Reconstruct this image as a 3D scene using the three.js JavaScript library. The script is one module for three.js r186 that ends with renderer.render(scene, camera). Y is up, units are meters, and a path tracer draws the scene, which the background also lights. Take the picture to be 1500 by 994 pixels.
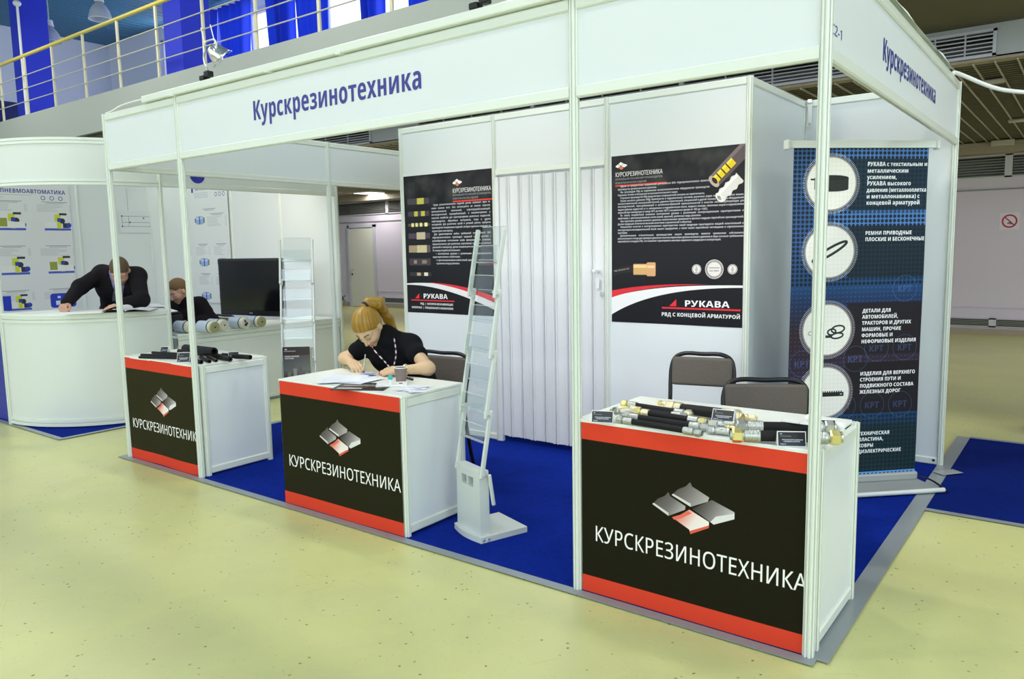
import * as THREE from 'three';
import { mergeGeometries, mergeVertices, toCreasedNormals } from 'three/addons/utils/BufferGeometryUtils.js';
import { RoundedBoxGeometry } from 'three/addons/geometries/RoundedBoxGeometry.js';
import { MarchingCubes } from 'three/addons/objects/MarchingCubes.js';
import { RectAreaLightUniformsLib } from 'three/addons/lights/RectAreaLightUniformsLib.js';

// ---------------------------------------------------------------- camera, sky, lights, exposure
const scene = new THREE.Scene();
const renderer = new THREE.WebGLRenderer({ antialias: true });
renderer.toneMapping = THREE.LinearToneMapping;
renderer.toneMappingExposure = 0.72;
renderer.shadowMap.enabled = true;
RectAreaLightUniformsLib.init();

const FPX = 1124.557;                                        // focal length in pixels of the 1500 x 994 frame
const camera = new THREE.PerspectiveCamera(2 * Math.atan(497 / FPX) * 180 / Math.PI, 1500 / 994, 0.05, 120);
camera.position.set(5.678, 1.503, 2.748);
camera.rotation.set(-0.118, 0.648, -0.018, 'YXZ');
camera.updateMatrixWorld(true);
scene.background = new THREE.Color().setRGB(2.3, 2.4, 2.6); // overcast sky seen through the windows

function areaLight(color, intensity, w, h, pos, target) {
  const l = new THREE.RectAreaLight(color, intensity, w, h);
  l.position.set(...pos); l.lookAt(...target); l.castShadow = true; scene.add(l); return l;
}
// daylight at the tall windows of the hall behind the photographer
const WINDOWS = [-12.5, -7.5, -2.5, 2.5, 7.5, 12.5];
for (const x of WINDOWS) areaLight(new THREE.Color().setRGB(0.82, 0.94, 1.0), 3.3, 3.6, 4.6, [x, 4.1, 12.85], [x, 3.6, 0]);
const GWIN = [-12.4, -9.8, -7.2, -4.6, -2.0];                  // gallery windows behind the blue curtains
for (const x of GWIN) areaLight(new THREE.Color().setRGB(0.9, 0.95, 1.0), 6, 2.3, 2.8, [x, 5.6, -8.08], [x, 5.4, 0]);
const ADDED_SIDE_WINDOWS = [0.5, 4.5, 8.5];  // unseen windows added in the right wall for more light from that side
for (const z of ADDED_SIDE_WINDOWS) areaLight(new THREE.Color().setRGB(0.82, 0.94, 1.0), 6.2, 3.0, 4.6, [15.85, 4.1, z], [0, 3.4, z]);
// mouths of the bell shaped hall lamps that hang under the roof
const HALL_LAMPS = []; for (const z of [-2.0, 1.7, 5.4]) for (const x of [-9.2, -5.2, -1.2, 2.8, 6.8, 10.8]) HALL_LAMPS.push([x, 6.35, z]);
for (const [x, y, z] of HALL_LAMPS) areaLight(new THREE.Color().setRGB(1.0, 0.98, 0.9), 122, 0.42, 0.42, [x, y - 0.27, z], [x, 0, z]);

// ---------------------------------------------------------------- helpers
const C0 = camera.position.clone(), RM = new THREE.Matrix4().extractRotation(camera.matrixWorld);
// a pixel gives a direction; the distance comes from the plane (axis 0 x, 1 y, 2 z) that the thing touches
function at(px, py, axis, val) {
  const d = new THREE.Vector3((px - 750) / FPX, -(py - 497) / FPX, -1).applyMatrix4(RM);
  const k = 'xyz'[axis], t = (val - C0[k]) / d[k];
  return C0.clone().addScaledVector(d, t);
}
let seed = 12345;
const rnd = () => { seed = (seed * 1664525 + 1013904223) >>> 0; return seed / 4294967296; };
const rr = (a, b) => a + (b - a) * rnd();
const taken = new Map();
function numbered(n) { const k = taken.get(n) || 0; taken.set(n, k + 1); return k ? n + '_' + String(k).padStart(3, '0') : n; }
function mesh(name, geo, mat, parent) { const m = new THREE.Mesh(geo, mat); m.name = name; parent.add(m); return m; }
function tag(o, label, category, group) { o.userData.label = label; o.userData.category = category; if (group) o.userData.group = group; return o; }
function thing(name, label, category, pos = [0, 0, 0], turn = 0, group) {
  const g = new THREE.Group(); g.name = numbered(name); g.position.set(...pos); g.rotation.y = turn; scene.add(g);
  return tag(g, label, category, group);
}
function single(name, label, category, geo, mat, pos = [0, 0, 0], turn = 0, group) {
  const m = new THREE.Mesh(geo, mat); m.name = numbered(name); m.position.set(...pos); m.rotation.y = turn; scene.add(m);
  return tag(m, label, category, group);
}
function struct(name, geo, mat, pos = [0, 0, 0]) {
  const m = new THREE.Mesh(geo, mat); m.name = numbered(name); m.position.set(...pos); m.userData.kind = 'structure'; scene.add(m); return m;
}
function structGroup(name) { const g = new THREE.Group(); g.name = numbered(name); g.userData.kind = 'structure'; scene.add(g); return g; }
const T = (g, x = 0, y = 0, z = 0) => g.translate(x, y, z);
function box(w, h, d, x = 0, y = 0, z = 0) { return new THREE.BoxGeometry(w, h, d).translate(x, y, z); }
function rbox(w, h, d, r, x = 0, y = 0, z = 0, s = 2) { return new RoundedBoxGeometry(w, h, d, s, r).translate(x, y, z); }
function uvXZ(g, s = 1) { const p = g.attributes.position, u = g.attributes.uv; for (let i = 0; i < p.count; i++) u.setXY(i, p.getX(i) / s, p.getZ(i) / s); return g; }
function cyl(r0, r1, h, n = 20, open = false) { return new THREE.CylinderGeometry(r0, r1, h, n, 1, open); }
// a cylinder between two points
function rod(a, b, r0, r1 = r0, n = 14, open = false) {
  const va = new THREE.Vector3(...(a.isVector3 ? a.toArray() : a)), vb = new THREE.Vector3(...(b.isVector3 ? b.toArray() : b));
  const d = vb.clone().sub(va), g = new THREE.CylinderGeometry(r1, r0, d.length(), n, 1, open);
  g.applyQuaternion(new THREE.Quaternion().setFromUnitVectors(new THREE.Vector3(0, 1, 0), d.normalize()));
  return g.translate((va.x + vb.x) / 2, (va.y + vb.y) / 2, (va.z + vb.z) / 2);
}
function tube(pts, r, seg = 24, n = 8, closed = false) {
  return new THREE.TubeGeometry(new THREE.CatmullRomCurve3(pts.map((p) => p.isVector3 ? p : new THREE.Vector3(...p)), closed, 'centripetal'), seg, r, n, closed);
}
function merge(list) { return mergeGeometries(list.map((g) => g.index ? g.toNonIndexed() : g)); }
function extrude(pts, depth, holes = []) {
  const s = new THREE.Shape(pts.map(([x, y]) => new THREE.Vector2(x, y)));
  for (const h of holes) s.holes.push(new THREE.Path(h.map(([x, y]) => new THREE.Vector2(x, y))));
  return new THREE.ExtrudeGeometry(s, { depth, bevelEnabled: false });
}
function canvasTex(w, h, draw) {
  const c = document.createElement('canvas'); c.width = w; c.height = h; const g = c.getContext('2d'); draw(g, w, h);
  const t = new THREE.CanvasTexture(c); t.colorSpace = THREE.SRGBColorSpace; t.anisotropy = 8; return t;
}
const std = (o) => new THREE.MeshStandardMaterial(o);
const phy = (o) => new THREE.MeshPhysicalMaterial(o);
const lin = (r, g, b) => new THREE.Color().setRGB(r, g, b);
// tileable value noise as a grey texture
function noiseTex(size, cells, lo, hi, colour) {
  const lat = []; for (const n of cells) { const a = []; for (let i = 0; i < n * n; i++) a.push(rnd()); lat.push(a); }
  const data = new Uint8Array(size * size * 4);
  for (let y = 0; y < size; y++) for (let x = 0; x < size; x++) {
    let v = 0, wsum = 0;
    cells.forEach((n, k) => {
      const fx = x / size * n, fy = y / size * n, ix = fx | 0, iy = fy | 0; let u = fx - ix, w = fy - iy; u = u * u * (3 - 2 * u); w = w * w * (3 - 2 * w);
      const L = lat[k], a = L[iy * n + ix], b = L[iy * n + (ix + 1) % n], c = L[((iy + 1) % n) * n + ix], d = L[((iy + 1) % n) * n + (ix + 1) % n];
      const wt = 1 / (k + 1); v += wt * (a + (b - a) * u + (c - a) * w + (a - b - c + d) * u * w); wsum += wt;
    });
    v = lo + (hi - lo) * v / wsum; const o = (y * size + x) * 4;
    data[o] = data[o + 1] = data[o + 2] = Math.max(0, Math.min(255, v * 255)); data[o + 3] = 255;
    if (colour) { data[o] *= colour[0]; data[o + 1] *= colour[1]; data[o + 2] *= colour[2]; }
  }
  const t = new THREE.DataTexture(data, size, size); t.wrapS = t.wrapT = THREE.RepeatWrapping; t.magFilter = THREE.LinearFilter; t.minFilter = THREE.LinearMipmapLinearFilter; t.generateMipmaps = true; t.needsUpdate = true;
  return t;
}

// ---------------------------------------------------------------- materials
const fineNoise = noiseTex(256, [64, 128, 256], 0, 1);
const coarseNoise = noiseTex(256, [6, 24, 96], 0, 1);
const M = {};
M.panel = std({ color: lin(0.70, 0.75, 0.765), roughness: 0.42, bumpMap: coarseNoise, bumpScale: 0.0004 });
M.alu = std({ color: lin(0.72, 0.77, 0.70), roughness: 0.3 });
M.aluGroove = std({ color: lin(0.36, 0.40, 0.42), roughness: 0.5 });
M.top = std({ color: lin(0.78, 0.82, 0.77), roughness: 0.36 });
M.neighbour = std({ color: lin(0.69, 0.73, 0.69), roughness: 0.45 });
M.baseGrey = std({ color: lin(0.34, 0.36, 0.36), roughness: 0.45, metalness: 0.2 });
M.pvc = std({ color: lin(0.72, 0.74, 0.76), roughness: 0.4 });
M.chrome = std({ color: lin(0.80, 0.80, 0.80), roughness: 0.16, metalness: 1 });
M.silver = std({ color: lin(0.66, 0.68, 0.68), roughness: 0.28, metalness: 0.85 });
M.steel = std({ color: lin(0.52, 0.54, 0.51), roughness: 0.34, metalness: 0.9 });
M.brass = std({ color: lin(0.80, 0.70, 0.28), roughness: 0.3, metalness: 0.85 });
M.paleBrass = std({ color: lin(0.85, 0.76, 0.50), roughness: 0.32, metalness: 0.8 });
M.rubber = phy({ color: lin(0.008, 0.008, 0.009), roughness: 0.6, specularIntensity: 0.5, bumpMap: fineNoise, bumpScale: 0.0006 });
M.black = phy({ color: lin(0.008, 0.008, 0.009), roughness: 0.35, specularIntensity: 0.7 });
M.greyFabric = std({ color: lin(0.105, 0.092, 0.08), roughness: 0.95, bumpMap: fineNoise, bumpScale: 0.002 });
M.acrylicEdge = std({ color: lin(0.58, 0.63, 0.63), roughness: 0.25 });
M.acrylic = phy({ color: lin(0.95, 0.97, 0.97), roughness: 0.04, transmission: 1, thickness: 0, ior: 1.49 });
M.glass = phy({ color: lin(0.97, 0.98, 0.98), roughness: 0.02, transmission: 1, thickness: 0, ior: 1.5 });
M.rackGrey = std({ color: lin(0.60, 0.65, 0.62), roughness: 0.4 });
M.paper = std({ color: lin(0.80, 0.82, 0.86), roughness: 0.85 });
M.white = std({ color: lin(0.80, 0.81, 0.80), roughness: 0.5 });
M.dark = std({ color: lin(0.02, 0.02, 0.022), roughness: 0.7 });
M.skinW = std({ color: lin(0.58, 0.40, 0.235), roughness: 0.55 });
M.skinM = std({ color: lin(0.52, 0.30, 0.20), roughness: 0.55 });

// ---------------------------------------------------------------- the hall
const XL = -16.2, XR = 16, ZB = -11.5, ZF = 13, ROOF = 7.2;
{ // floor: pale yellow poured vinyl with dark chips
  const t = canvasTex(1024, 1024, (g, w, h) => {
    g.fillStyle = 'rgb(203,204,134)'; g.fillRect(0, 0, w, h);
    for (let i = 0; i < 260; i++) { g.fillStyle = `rgba(${rnd() < 0.5 ? '190,196,138' : '214,214,158'},0.10)`; const r = rr(30, 130), x = rr(0, w), y = rr(0, h); for (const ox of [-w, 0, w]) for (const oy of [-h, 0, h]) { g.beginPath(); g.arc(x + ox, y + oy, r, 0, 7); g.fill(); } }
    for (let i = 0; i < 2600; i++) { g.fillStyle = `rgba(120,118,70,${rr(0.12, 0.4)})`; g.fillRect(rr(0, w), rr(0, h), rr(0.8, 2.0), rr(0.8, 1.8)); }
    for (let i = 0; i < 520; i++) { g.fillStyle = `rgba(62,52,34,${rr(0.4, 0.9)})`; g.beginPath(); g.ellipse(rr(0, w), rr(0, h), rr(0.8, 2.1), rr(0.7, 1.5), rr(0, 3), 0, 7); g.fill(); }
    for (let i = 0; i < 40; i++) { g.strokeStyle = 'rgba(150,148,98,0.3)'; g.lineWidth = 1; g.beginPath(); const x = rr(0, w), y = rr(0, h); g.moveTo(x, y); g.lineTo(x + rr(-40, 40), y + rr(-40, 40)); g.stroke(); }
  });
  t.wrapS = t.wrapT = THREE.RepeatWrapping;
  const m = std({ map: t, roughness: 0.34, bumpMap: coarseNoise, bumpScale: 0.0006 });
  struct('floor', uvXZ(box(XR - XL, 0.2, ZF - ZB, (XR + XL) / 2, -0.1, (ZF + ZB) / 2), 3.2), m);
}
M.hallWall = std({ color: lin(0.60, 0.55, 0.66), roughness: 0.7, bumpMap: coarseNoise, bumpScale: 0.001 });
M.upperWall = std({ color: lin(0.74, 0.77, 0.90), roughness: 0.75 });
M.concrete = std({ color: lin(0.40, 0.43, 0.39), roughness: 0.75, bumpMap: coarseNoise, bumpScale: 0.001 });
M.tan = std({ color: lin(0.33, 0.28, 0.21), roughness: 0.6 });
M.soffit = std({ color: lin(0.12, 0.11, 0.075), roughness: 0.8 });
M.bulk = std({ color: lin(0.42, 0.44, 0.46), roughness: 0.55 });
M.ventWhite = std({ color: lin(0.52, 0.53, 0.60), roughness: 0.45 });
M.louvre = std({ color: lin(0.24, 0.24, 0.23), roughness: 0.5 });
M.slat = std({ color: lin(0.15, 0.135, 0.09), roughness: 0.6 });
M.carrier = std({ color: lin(0.45, 0.42, 0.36), roughness: 0.5 });
M.blueCol = std({ color: lin(0.012, 0.03, 0.62), roughness: 0.6 });
M.blueRoof = std({ color: lin(0.045, 0.19, 0.34), roughness: 0.6 });
M.outerWall = std({ color: lin(0.62, 0.63, 0.62), roughness: 0.8 });

// back wall under the gallery, upper back wall with window openings, end walls, front wall with windows
const HIGH_GRILLES = []; for (let k = 0; k < 11; k++) HIGH_GRILLES.push([-13 + k * 1.95, -13 + (k + 1) * 1.95, 2.46, 2.81]);
const LOW_GRILLES = [[-11.9, -10.88, 0.13, 0.28], [-9.35, -7.9, 0.13, 0.28], [2.3, 4.45, 0.13, 0.27], [4.45, 6.6, 0.13, 0.27]];
const rectHole = ([a, b, c, d], m = 0.03) => [[a + m, c + 0.012], [a + m, d - 0.012], [b - m, d - 0.012], [b - m, c + 0.012]];
struct('wall_back', extrude([[XL, 0], [XR, 0], [XR, 3.6], [XL, 3.6]], 0.2, [...HIGH_GRILLES, ...LOW_GRILLES].map((r) => rectHole(r))).translate(0, 0, ZB - 0.2), M.hallWall);
M.duct = std({ color: lin(0.20, 0.20, 0.20), roughness: 0.6 });
// sheet metal duct behind a grille, open to the front; local origin at its lower middle
function duct(w, h, y, z, depth) { const t = 0.004; return merge([box(w, h, t, 0, y + h / 2, z - depth), box(w, t, depth, 0, y, z - depth / 2), box(w, t, depth, 0, y + h, z - depth / 2), box(t, h, depth, -w / 2, y + h / 2, z - depth / 2), box(t, h, depth, w / 2, y + h / 2, z - depth / 2)]); }
const GZ = -8.1, GY = 4.02;                                   // gallery back wall plane and gallery floor level
struct('wall_left', extrude([[ZB, 0], [ZF, 0], [ZF, ROOF], [GZ - 0.2, ROOF], [GZ - 0.2, 3.9], [ZB, 3.9]], 0.2).rotateY(-Math.PI / 2).translate(XL, 0, 0), M.upperWall);
struct('wall_right', extrude([[ZB, 0], [ZF, 0], [ZF, ROOF], [GZ - 0.2, ROOF], [GZ - 0.2, 3.9], [ZB, 3.9]], 0.2, ADDED_SIDE_WINDOWS.map((z) => [[z - 1.6, 1.7], [z - 1.6, 6.5], [z + 1.6, 6.5], [z + 1.6, 1.7]])).rotateY(-Math.PI / 2).translate(XR + 0.2, 0, 0), M.outerWall);
function wallWithWindows(name, z, y0, y1, wins, wy0, wy1, mat, half) {
  const pts = [[XL, y0], [XR, y0], [XR, y1], [XL, y1]];
  const holes = wins.map((x) => [[x - half, wy0], [x - half, wy1], [x + half, wy1], [x + half, wy0]]);
  struct(name, extrude(pts, 0.2, holes), mat, [0, 0, z]);
}
wallWithWindows('wall_front', ZF, 0, ROOF, WINDOWS, 1.7, 6.5, M.outerWall, 1.9);
wallWithWindows('wall_gallery', GZ - 0.2, GY, ROOF, GWIN, GY + 0.2, ROOF - 0.3, M.upperWall, 1.2);
let wn = 0;
M.windowFrame = std({ color: lin(0.75, 0.76, 0.78), roughness: 0.5 });
function windowUnit(x, y0, y1, z, half, turn = 0) {
  const w = structGroup('window_' + (++wn)); w.position.set(x, 0, z); w.rotation.y = turn;
  const h = y1 - y0, c = (y0 + y1) / 2;
  mesh('window_frame', merge([box(half * 2, 0.08, 0.1, 0, y0 + 0.04), box(half * 2, 0.08, 0.1, 0, y1 - 0.04), box(0.08, h, 0.1, -half + 0.04, c), box(0.08, h, 0.1, half - 0.04, c), box(0.06, h, 0.08, 0, c), box(half * 2, 0.05, 0.08, 0, y0 + 0.62)]), M.windowFrame, w);
  mesh('pane', box(half - 0.1, h - 0.16, 0.006, -half / 2, c), M.glass, w); mesh('pane', box(half - 0.1, h - 0.16, 0.006, half / 2, c), M.glass, w);
}
for (const x of WINDOWS) windowUnit(x, 1.7, 6.5, ZF + 0.1, 1.9);
for (const z of ADDED_SIDE_WINDOWS) windowUnit(XR + 0.1, 1.7, 6.5, z, 1.6, Math.PI / 2);
for (const x of GWIN) windowUnit(x, GY + 0.2, ROOF - 0.3, GZ - 0.1, 1.2);
{ // corrugated blue roof deck
  const rib = canvasTex(64, 8, (g) => { const gr = g.createLinearGradient(0, 0, 64, 0); gr.addColorStop(0, '#222'); gr.addColorStop(0.3, '#222'); gr.addColorStop(0.42, '#fff'); gr.addColorStop(0.88, '#fff'); gr.addColorStop(1, '#222'); g.fillStyle = gr; g.fillRect(0, 0, 64, 8); });
  rib.wrapS = rib.wrapT = THREE.RepeatWrapping; rib.colorSpace = THREE.NoColorSpace;
  M.blueRoof.bumpMap = rib; M.blueRoof.bumpScale = 0.05;
  struct('ceiling', uvXZ(box(XR - XL, 0.2, ZF - GZ + 0.4, (XR + XL) / 2, ROOF + 0.1, (ZF + GZ) / 2), 0.22), M.blueRoof);
}
// gallery slab, its grey edge band, the dark soffit under it and the bulkhead with the air grilles
const GE = -3.3, BZ = -5.0, CEIL = 3.0;
struct('gallery_floor', box(XR - XL, 0.46, GE - ZB, (XR + XL) / 2, 3.775, (GE + ZB) / 2 - 0.04), M.concrete);
struct('trim_gallery_edge', box(XR - XL, 0.56, 0.08, (XR + XL) / 2, 3.73, GE), M.concrete);
struct('ceiling_soffit', box(XR - XL, 0.22, GE - 0.1 - BZ, (XR + XL) / 2, 3.40, (GE - 0.1 + BZ) / 2), M.soffit);
const bulk = structGroup('wall_bulkhead');
const VENTS = [[-4.6, -2.62], [-1.72, 0.2], [0.2, 2.12], [2.12, 4.02], [4.02, 4.93]];
mesh('bulkhead_face', extrude([[XL, 3.02], [XR, 3.02], [XR, 3.52], [XL, 3.52]], 0.1, VENTS.map(([a, b]) => [[a + 0.012, 3.045], [a + 0.012, 3.225], [b - 0.012, 3.225], [b - 0.012, 3.045]])).translate(0, 0, BZ - 0.1), M.bulk, bulk);
mesh('bulkhead_lip', box(XR - XL, 0.035, 0.14, (XR + XL) / 2, 3.015, BZ - 0.07), M.tan, bulk);
{ // air grilles let into the bulkhead
  const ends = VENTS;
  const louvre = rbox(1, 0.011, 0.03, 0.004);
  ends.forEach(([a, b], i) => {
    const w = b - a, g = thing('air_grille', ['long white air grille in the bulkhead above the gap beside the black hose poster', 'white air grille in the bulkhead over the left poster panel', 'white air grille in the bulkhead over the folding door', 'white air grille in the bulkhead over the right poster panel', 'white framed air grille in the bulkhead beyond the end of the side fascia'][i], 'air grille', [(a + b) / 2, 3.135, BZ + 0.001], 0, 'bulkhead air grilles');
    mesh('duct', duct(w - 0.026, 0.176, -0.088, -0.006, 0.34), M.duct, g);
    mesh('frame', merge([box(w, 0.024, 0.03, 0, 0.1, 0.016), box(w, 0.024, 0.03, 0, -0.1, 0.016), box(0.026, 0.22, 0.03, -w / 2 + 0.013, 0, 0.016), box(0.026, 0.22, 0.03, w / 2 - 0.013, 0, 0.016)]), M.ventWhite, g);
    for (let k = 0; k < 5; k++) { const m = mesh('louvre', louvre, M.ventWhite, g); m.scale.x = w - 0.03; m.position.set(0, -0.065 + k * 0.033, 0.022); m.rotation.x = 0.15; }
    for (let k = 1; k < 4; k++) mesh('stay', box(0.012, 0.18, 0.02, -w / 2 + w * k / 4, 0, 0.012), M.ventWhite, g);
  });
}
{ // open slat ceiling under the gallery
  const c = structGroup('ceiling_slats');
  mesh('void_lining', box(XR - XL, 0.04, BZ - ZB - 0.5, (XR + XL) / 2, 3.26, (BZ + ZB) / 2 - 0.24), M.soffit, c);
  const slat = box(XR - XL, 0.07, 0.028, (XR + XL) / 2, 0, 0), car = box(0.011, 0.016, BZ - ZB - 0.1, 0, 0, (BZ + ZB) / 2);
  for (let z = BZ - 0.12; z > ZB + 0.1; z -= 0.105) mesh('slat', slat, M.slat, c).position.set(0, CEIL + 0.035, z);
  for (let x = -13; x < 9; x += 0.16) mesh('carrier', car, M.carrier, c).position.set(x, CEIL - 0.012, 0);
}
struct('trim_tan_beam', box(XR - XL, 0.17, 0.32, (XR + XL) / 2, 2.895, ZB + 0.16), M.tan);
struct('trim_rail', box(XR - XL, 0.022, 0.02, (XR + XL) / 2, 2.28, ZB + 0.01), M.louvre);
struct('baseboard_back', box(XR - XL, 0.1, 0.025, (XR + XL) / 2, 0.05, ZB + 0.0125), M.tan);
struct('trim_dado', box(XR - XL, 0.012, 0.016, (XR + XL) / 2, 0.44, ZB + 0.008), M.hallWall);
{ // grilles of the back wall: a high band and low ones
  const lv = box(1, 0.012, 0.03);
  function wallGrille(x0, x1, y0, y1, n, label, group) {
    const w = x1 - x0, h = y1 - y0, g = thing('wall_grille', label, 'grille', [(x0 + x1) / 2, y0, ZB + 0.001], 0, group);
    mesh('duct', duct(w - 0.062, h - 0.028, 0.014, -0.004, 0.4), M.duct, g);
    mesh('frame', merge([box(0.05, h, 0.03, -w / 2 + 0.025, h / 2, 0.015), box(0.05, h, 0.03, w / 2 - 0.025, h / 2, 0.015), box(w, 0.02, 0.03, 0, 0.01, 0.015), box(w, 0.02, 0.03, 0, h - 0.01, 0.015)]), M.ventWhite, g);
    for (let k = 0; k < n; k++) { const m = mesh('louvre', lv, M.louvre, g); m.scale.x = w - 0.1; m.position.set(0, h * (k + 0.7) / (n + 0.4), 0.02); }
    return g;
  }
  for (const r of HIGH_GRILLES) wallGrille(...r, 8, 'dark louvred grille in the high band under the tan beam of the back wall', 'high grilles of the back wall');
  wallGrille(...LOW_GRILLES[0], 4, 'short dark low grille beside the handle side of the cream door', 'low grilles of the back wall');
  wallGrille(...LOW_GRILLES[1], 4, 'dark low grille of the back wall beside the hinge side of the cream door', 'low grilles of the back wall');
  wallGrille(...LOW_GRILLES[2], 5, 'long dark low wall grille nearer the booth, below the no smoking sign', 'low grilles of the back wall');
  wallGrille(...LOW_GRILLES[3], 5, 'long dark low wall grille past the divider, below the no smoking sign', 'low grilles of the back wall');
}
{ // door in the back wall
  const d = structGroup('door_1'); d.position.set(-10.1, 0, ZB);
  M.doorCream = std({ color: lin(0.66, 0.65, 0.58), roughness: 0.5 });
  mesh('leaf', rbox(0.92, 2.1, 0.05, 0.006, 0, 1.06, 0.03), M.doorCream, d);
  mesh('door_frame', merge([box(0.07, 2.2, 0.07, -0.5, 1.1, 0.035), box(0.07, 2.2, 0.07, 0.5, 1.1, 0.035), box(1.07, 0.07, 0.07, 0, 2.165, 0.035)]), M.ventWhite, d);
  mesh('door_handle', merge([rod([-0.4, 1.0, 0.05], [-0.4, 1.0, 0.1], 0.014), rod([-0.4, 1.0, 0.1], [-0.29, 1.0, 0.1], 0.01)]), M.silver, d);
  mesh('lock', rod([-0.4, 0.88, 0.05], [-0.4, 0.88, 0.065], 0.028), M.dark, d);
  mesh('peephole', rod([0.42, 1.72, 0.05], [0.42, 1.72, 0.062], 0.01), M.white, d);
}
{ // no smoking sign
  const t = canvasTex(256, 256, (g) => {
    g.fillStyle = '#d8cfdc'; g.fillRect(0, 0, 256, 256); g.strokeStyle = '#a3123c'; g.lineWidth = 24; g.beginPath(); g.arc(128, 128, 96, 0, 7); g.stroke();
    g.fillStyle = '#3a2038'; g.save(); g.translate(128, 150); g.rotate(-0.6); g.fillRect(-34, -9, 60, 18); g.restore(); g.beginPath(); g.moveTo(118, 180); g.lineTo(150, 150); g.lineTo(166, 176); g.fill();
    g.lineWidth = 18; g.beginPath(); g.moveTo(62, 62); g.lineTo(194, 194); g.stroke();
  });
  const s = thing('no_smoking_sign', 'round red no smoking sign on a pale square on the lilac back wall', 'sign', [4.6, 1.66, ZB]);
  mesh('plate', box(0.25, 0.25, 0.006, 0, 0.125, 0.003), M.white, s);
  mesh('print', new THREE.PlaneGeometry(0.245, 0.245).translate(0, 0.125, 0.0075), std({ map: t, roughness: 0.6 }), s);
}
{ // lit recessed lamp and small fittings in the slat ceiling
  const p = at(543, 282, 1, CEIL - 0.02), l = thing('ceiling_lamp', 'lit white recessed square lamp in the slat ceiling above the cream door', 'lamp', [p.x, CEIL - 0.03, p.z]);
  mesh('lamp_housing', box(0.66, 0.05, 0.66, 0, 0.02, 0), M.white, l);
  mesh('diffuser', box(0.6, 0.01, 0.6, 0, -0.01, 0), std({ color: 0xffffff, emissive: lin(1, 0.97, 0.92), emissiveIntensity: 2.2 }), l);
  areaLight(lin(1, 0.96, 0.9), 45, 0.6, 0.6, [p.x, CEIL - 0.06, p.z], [p.x, 0, p.z]);
  for (const [x, z, lab] of [[-3.8, -7.6, 'behind the left hose poster'], [1, -7.6, 'behind the folding door'], [8.6, -7.6, 'beyond the side fascia'], [8.6, -10.2, 'near the back wall beyond the side fascia'], [12.6, -7.6, 'at the far end of the hall']]) {  // lamps added out of sight to brighten the space under the gallery
    const q = thing('ceiling_lamp', 'added unseen square lamp in the slat ceiling ' + lab, 'lamp', [x, CEIL - 0.03, z]);
    mesh('lamp_housing', box(0.66, 0.05, 0.66, 0, 0.02, 0), M.white, q);
    mesh('diffuser', box(0.6, 0.01, 0.6, 0, -0.01, 0), std({ color: 0xffffff, emissive: lin(1, 0.97, 0.92), emissiveIntensity: 2.2 }), q);
    areaLight(lin(1, 0.96, 0.9), 75, 0.6, 0.6, [x, CEIL - 0.06, z], [x, 0, z]);
  }
  const spots = [[1456, 117, 'small pale oblong fitting in the slat ceiling beside the bulkhead'], [1489, 175, 'small pale oblong fitting in the middle of the slat ceiling']];
  for (const [a, b, lab] of spots) { const q = at(a, b, 1, CEIL - 0.02); single('ceiling_fitting', lab, 'ceiling fitting', rbox(0.17, 0.035, 0.1, 0.012), M.carrier, [q.x, CEIL - 0.035, q.z], 0, 'small fittings of the slat ceiling'); }
  const q = at(1469, 209, 1, CEIL - 0.06), j = thing('junction_box', 'beige junction box with two sagging wires under the slat ceiling', 'junction box', [q.x, CEIL - 0.1, q.z]);
  mesh('case', rbox(0.3, 0.08, 0.12, 0.012, 0, 0.04, 0), M.carrier, j);
  mesh('wire', tube([[-0.14, 0.04, 0], [-0.7, 0.03, 0], [-1.2, 0.06, 0]], 0.006), M.carrier, j); mesh('wire', tube([[0.14, 0.04, 0], [0.8, 0.0, 0], [1.6, 0.07, 0]], 0.006), M.carrier, j);
}

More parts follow.
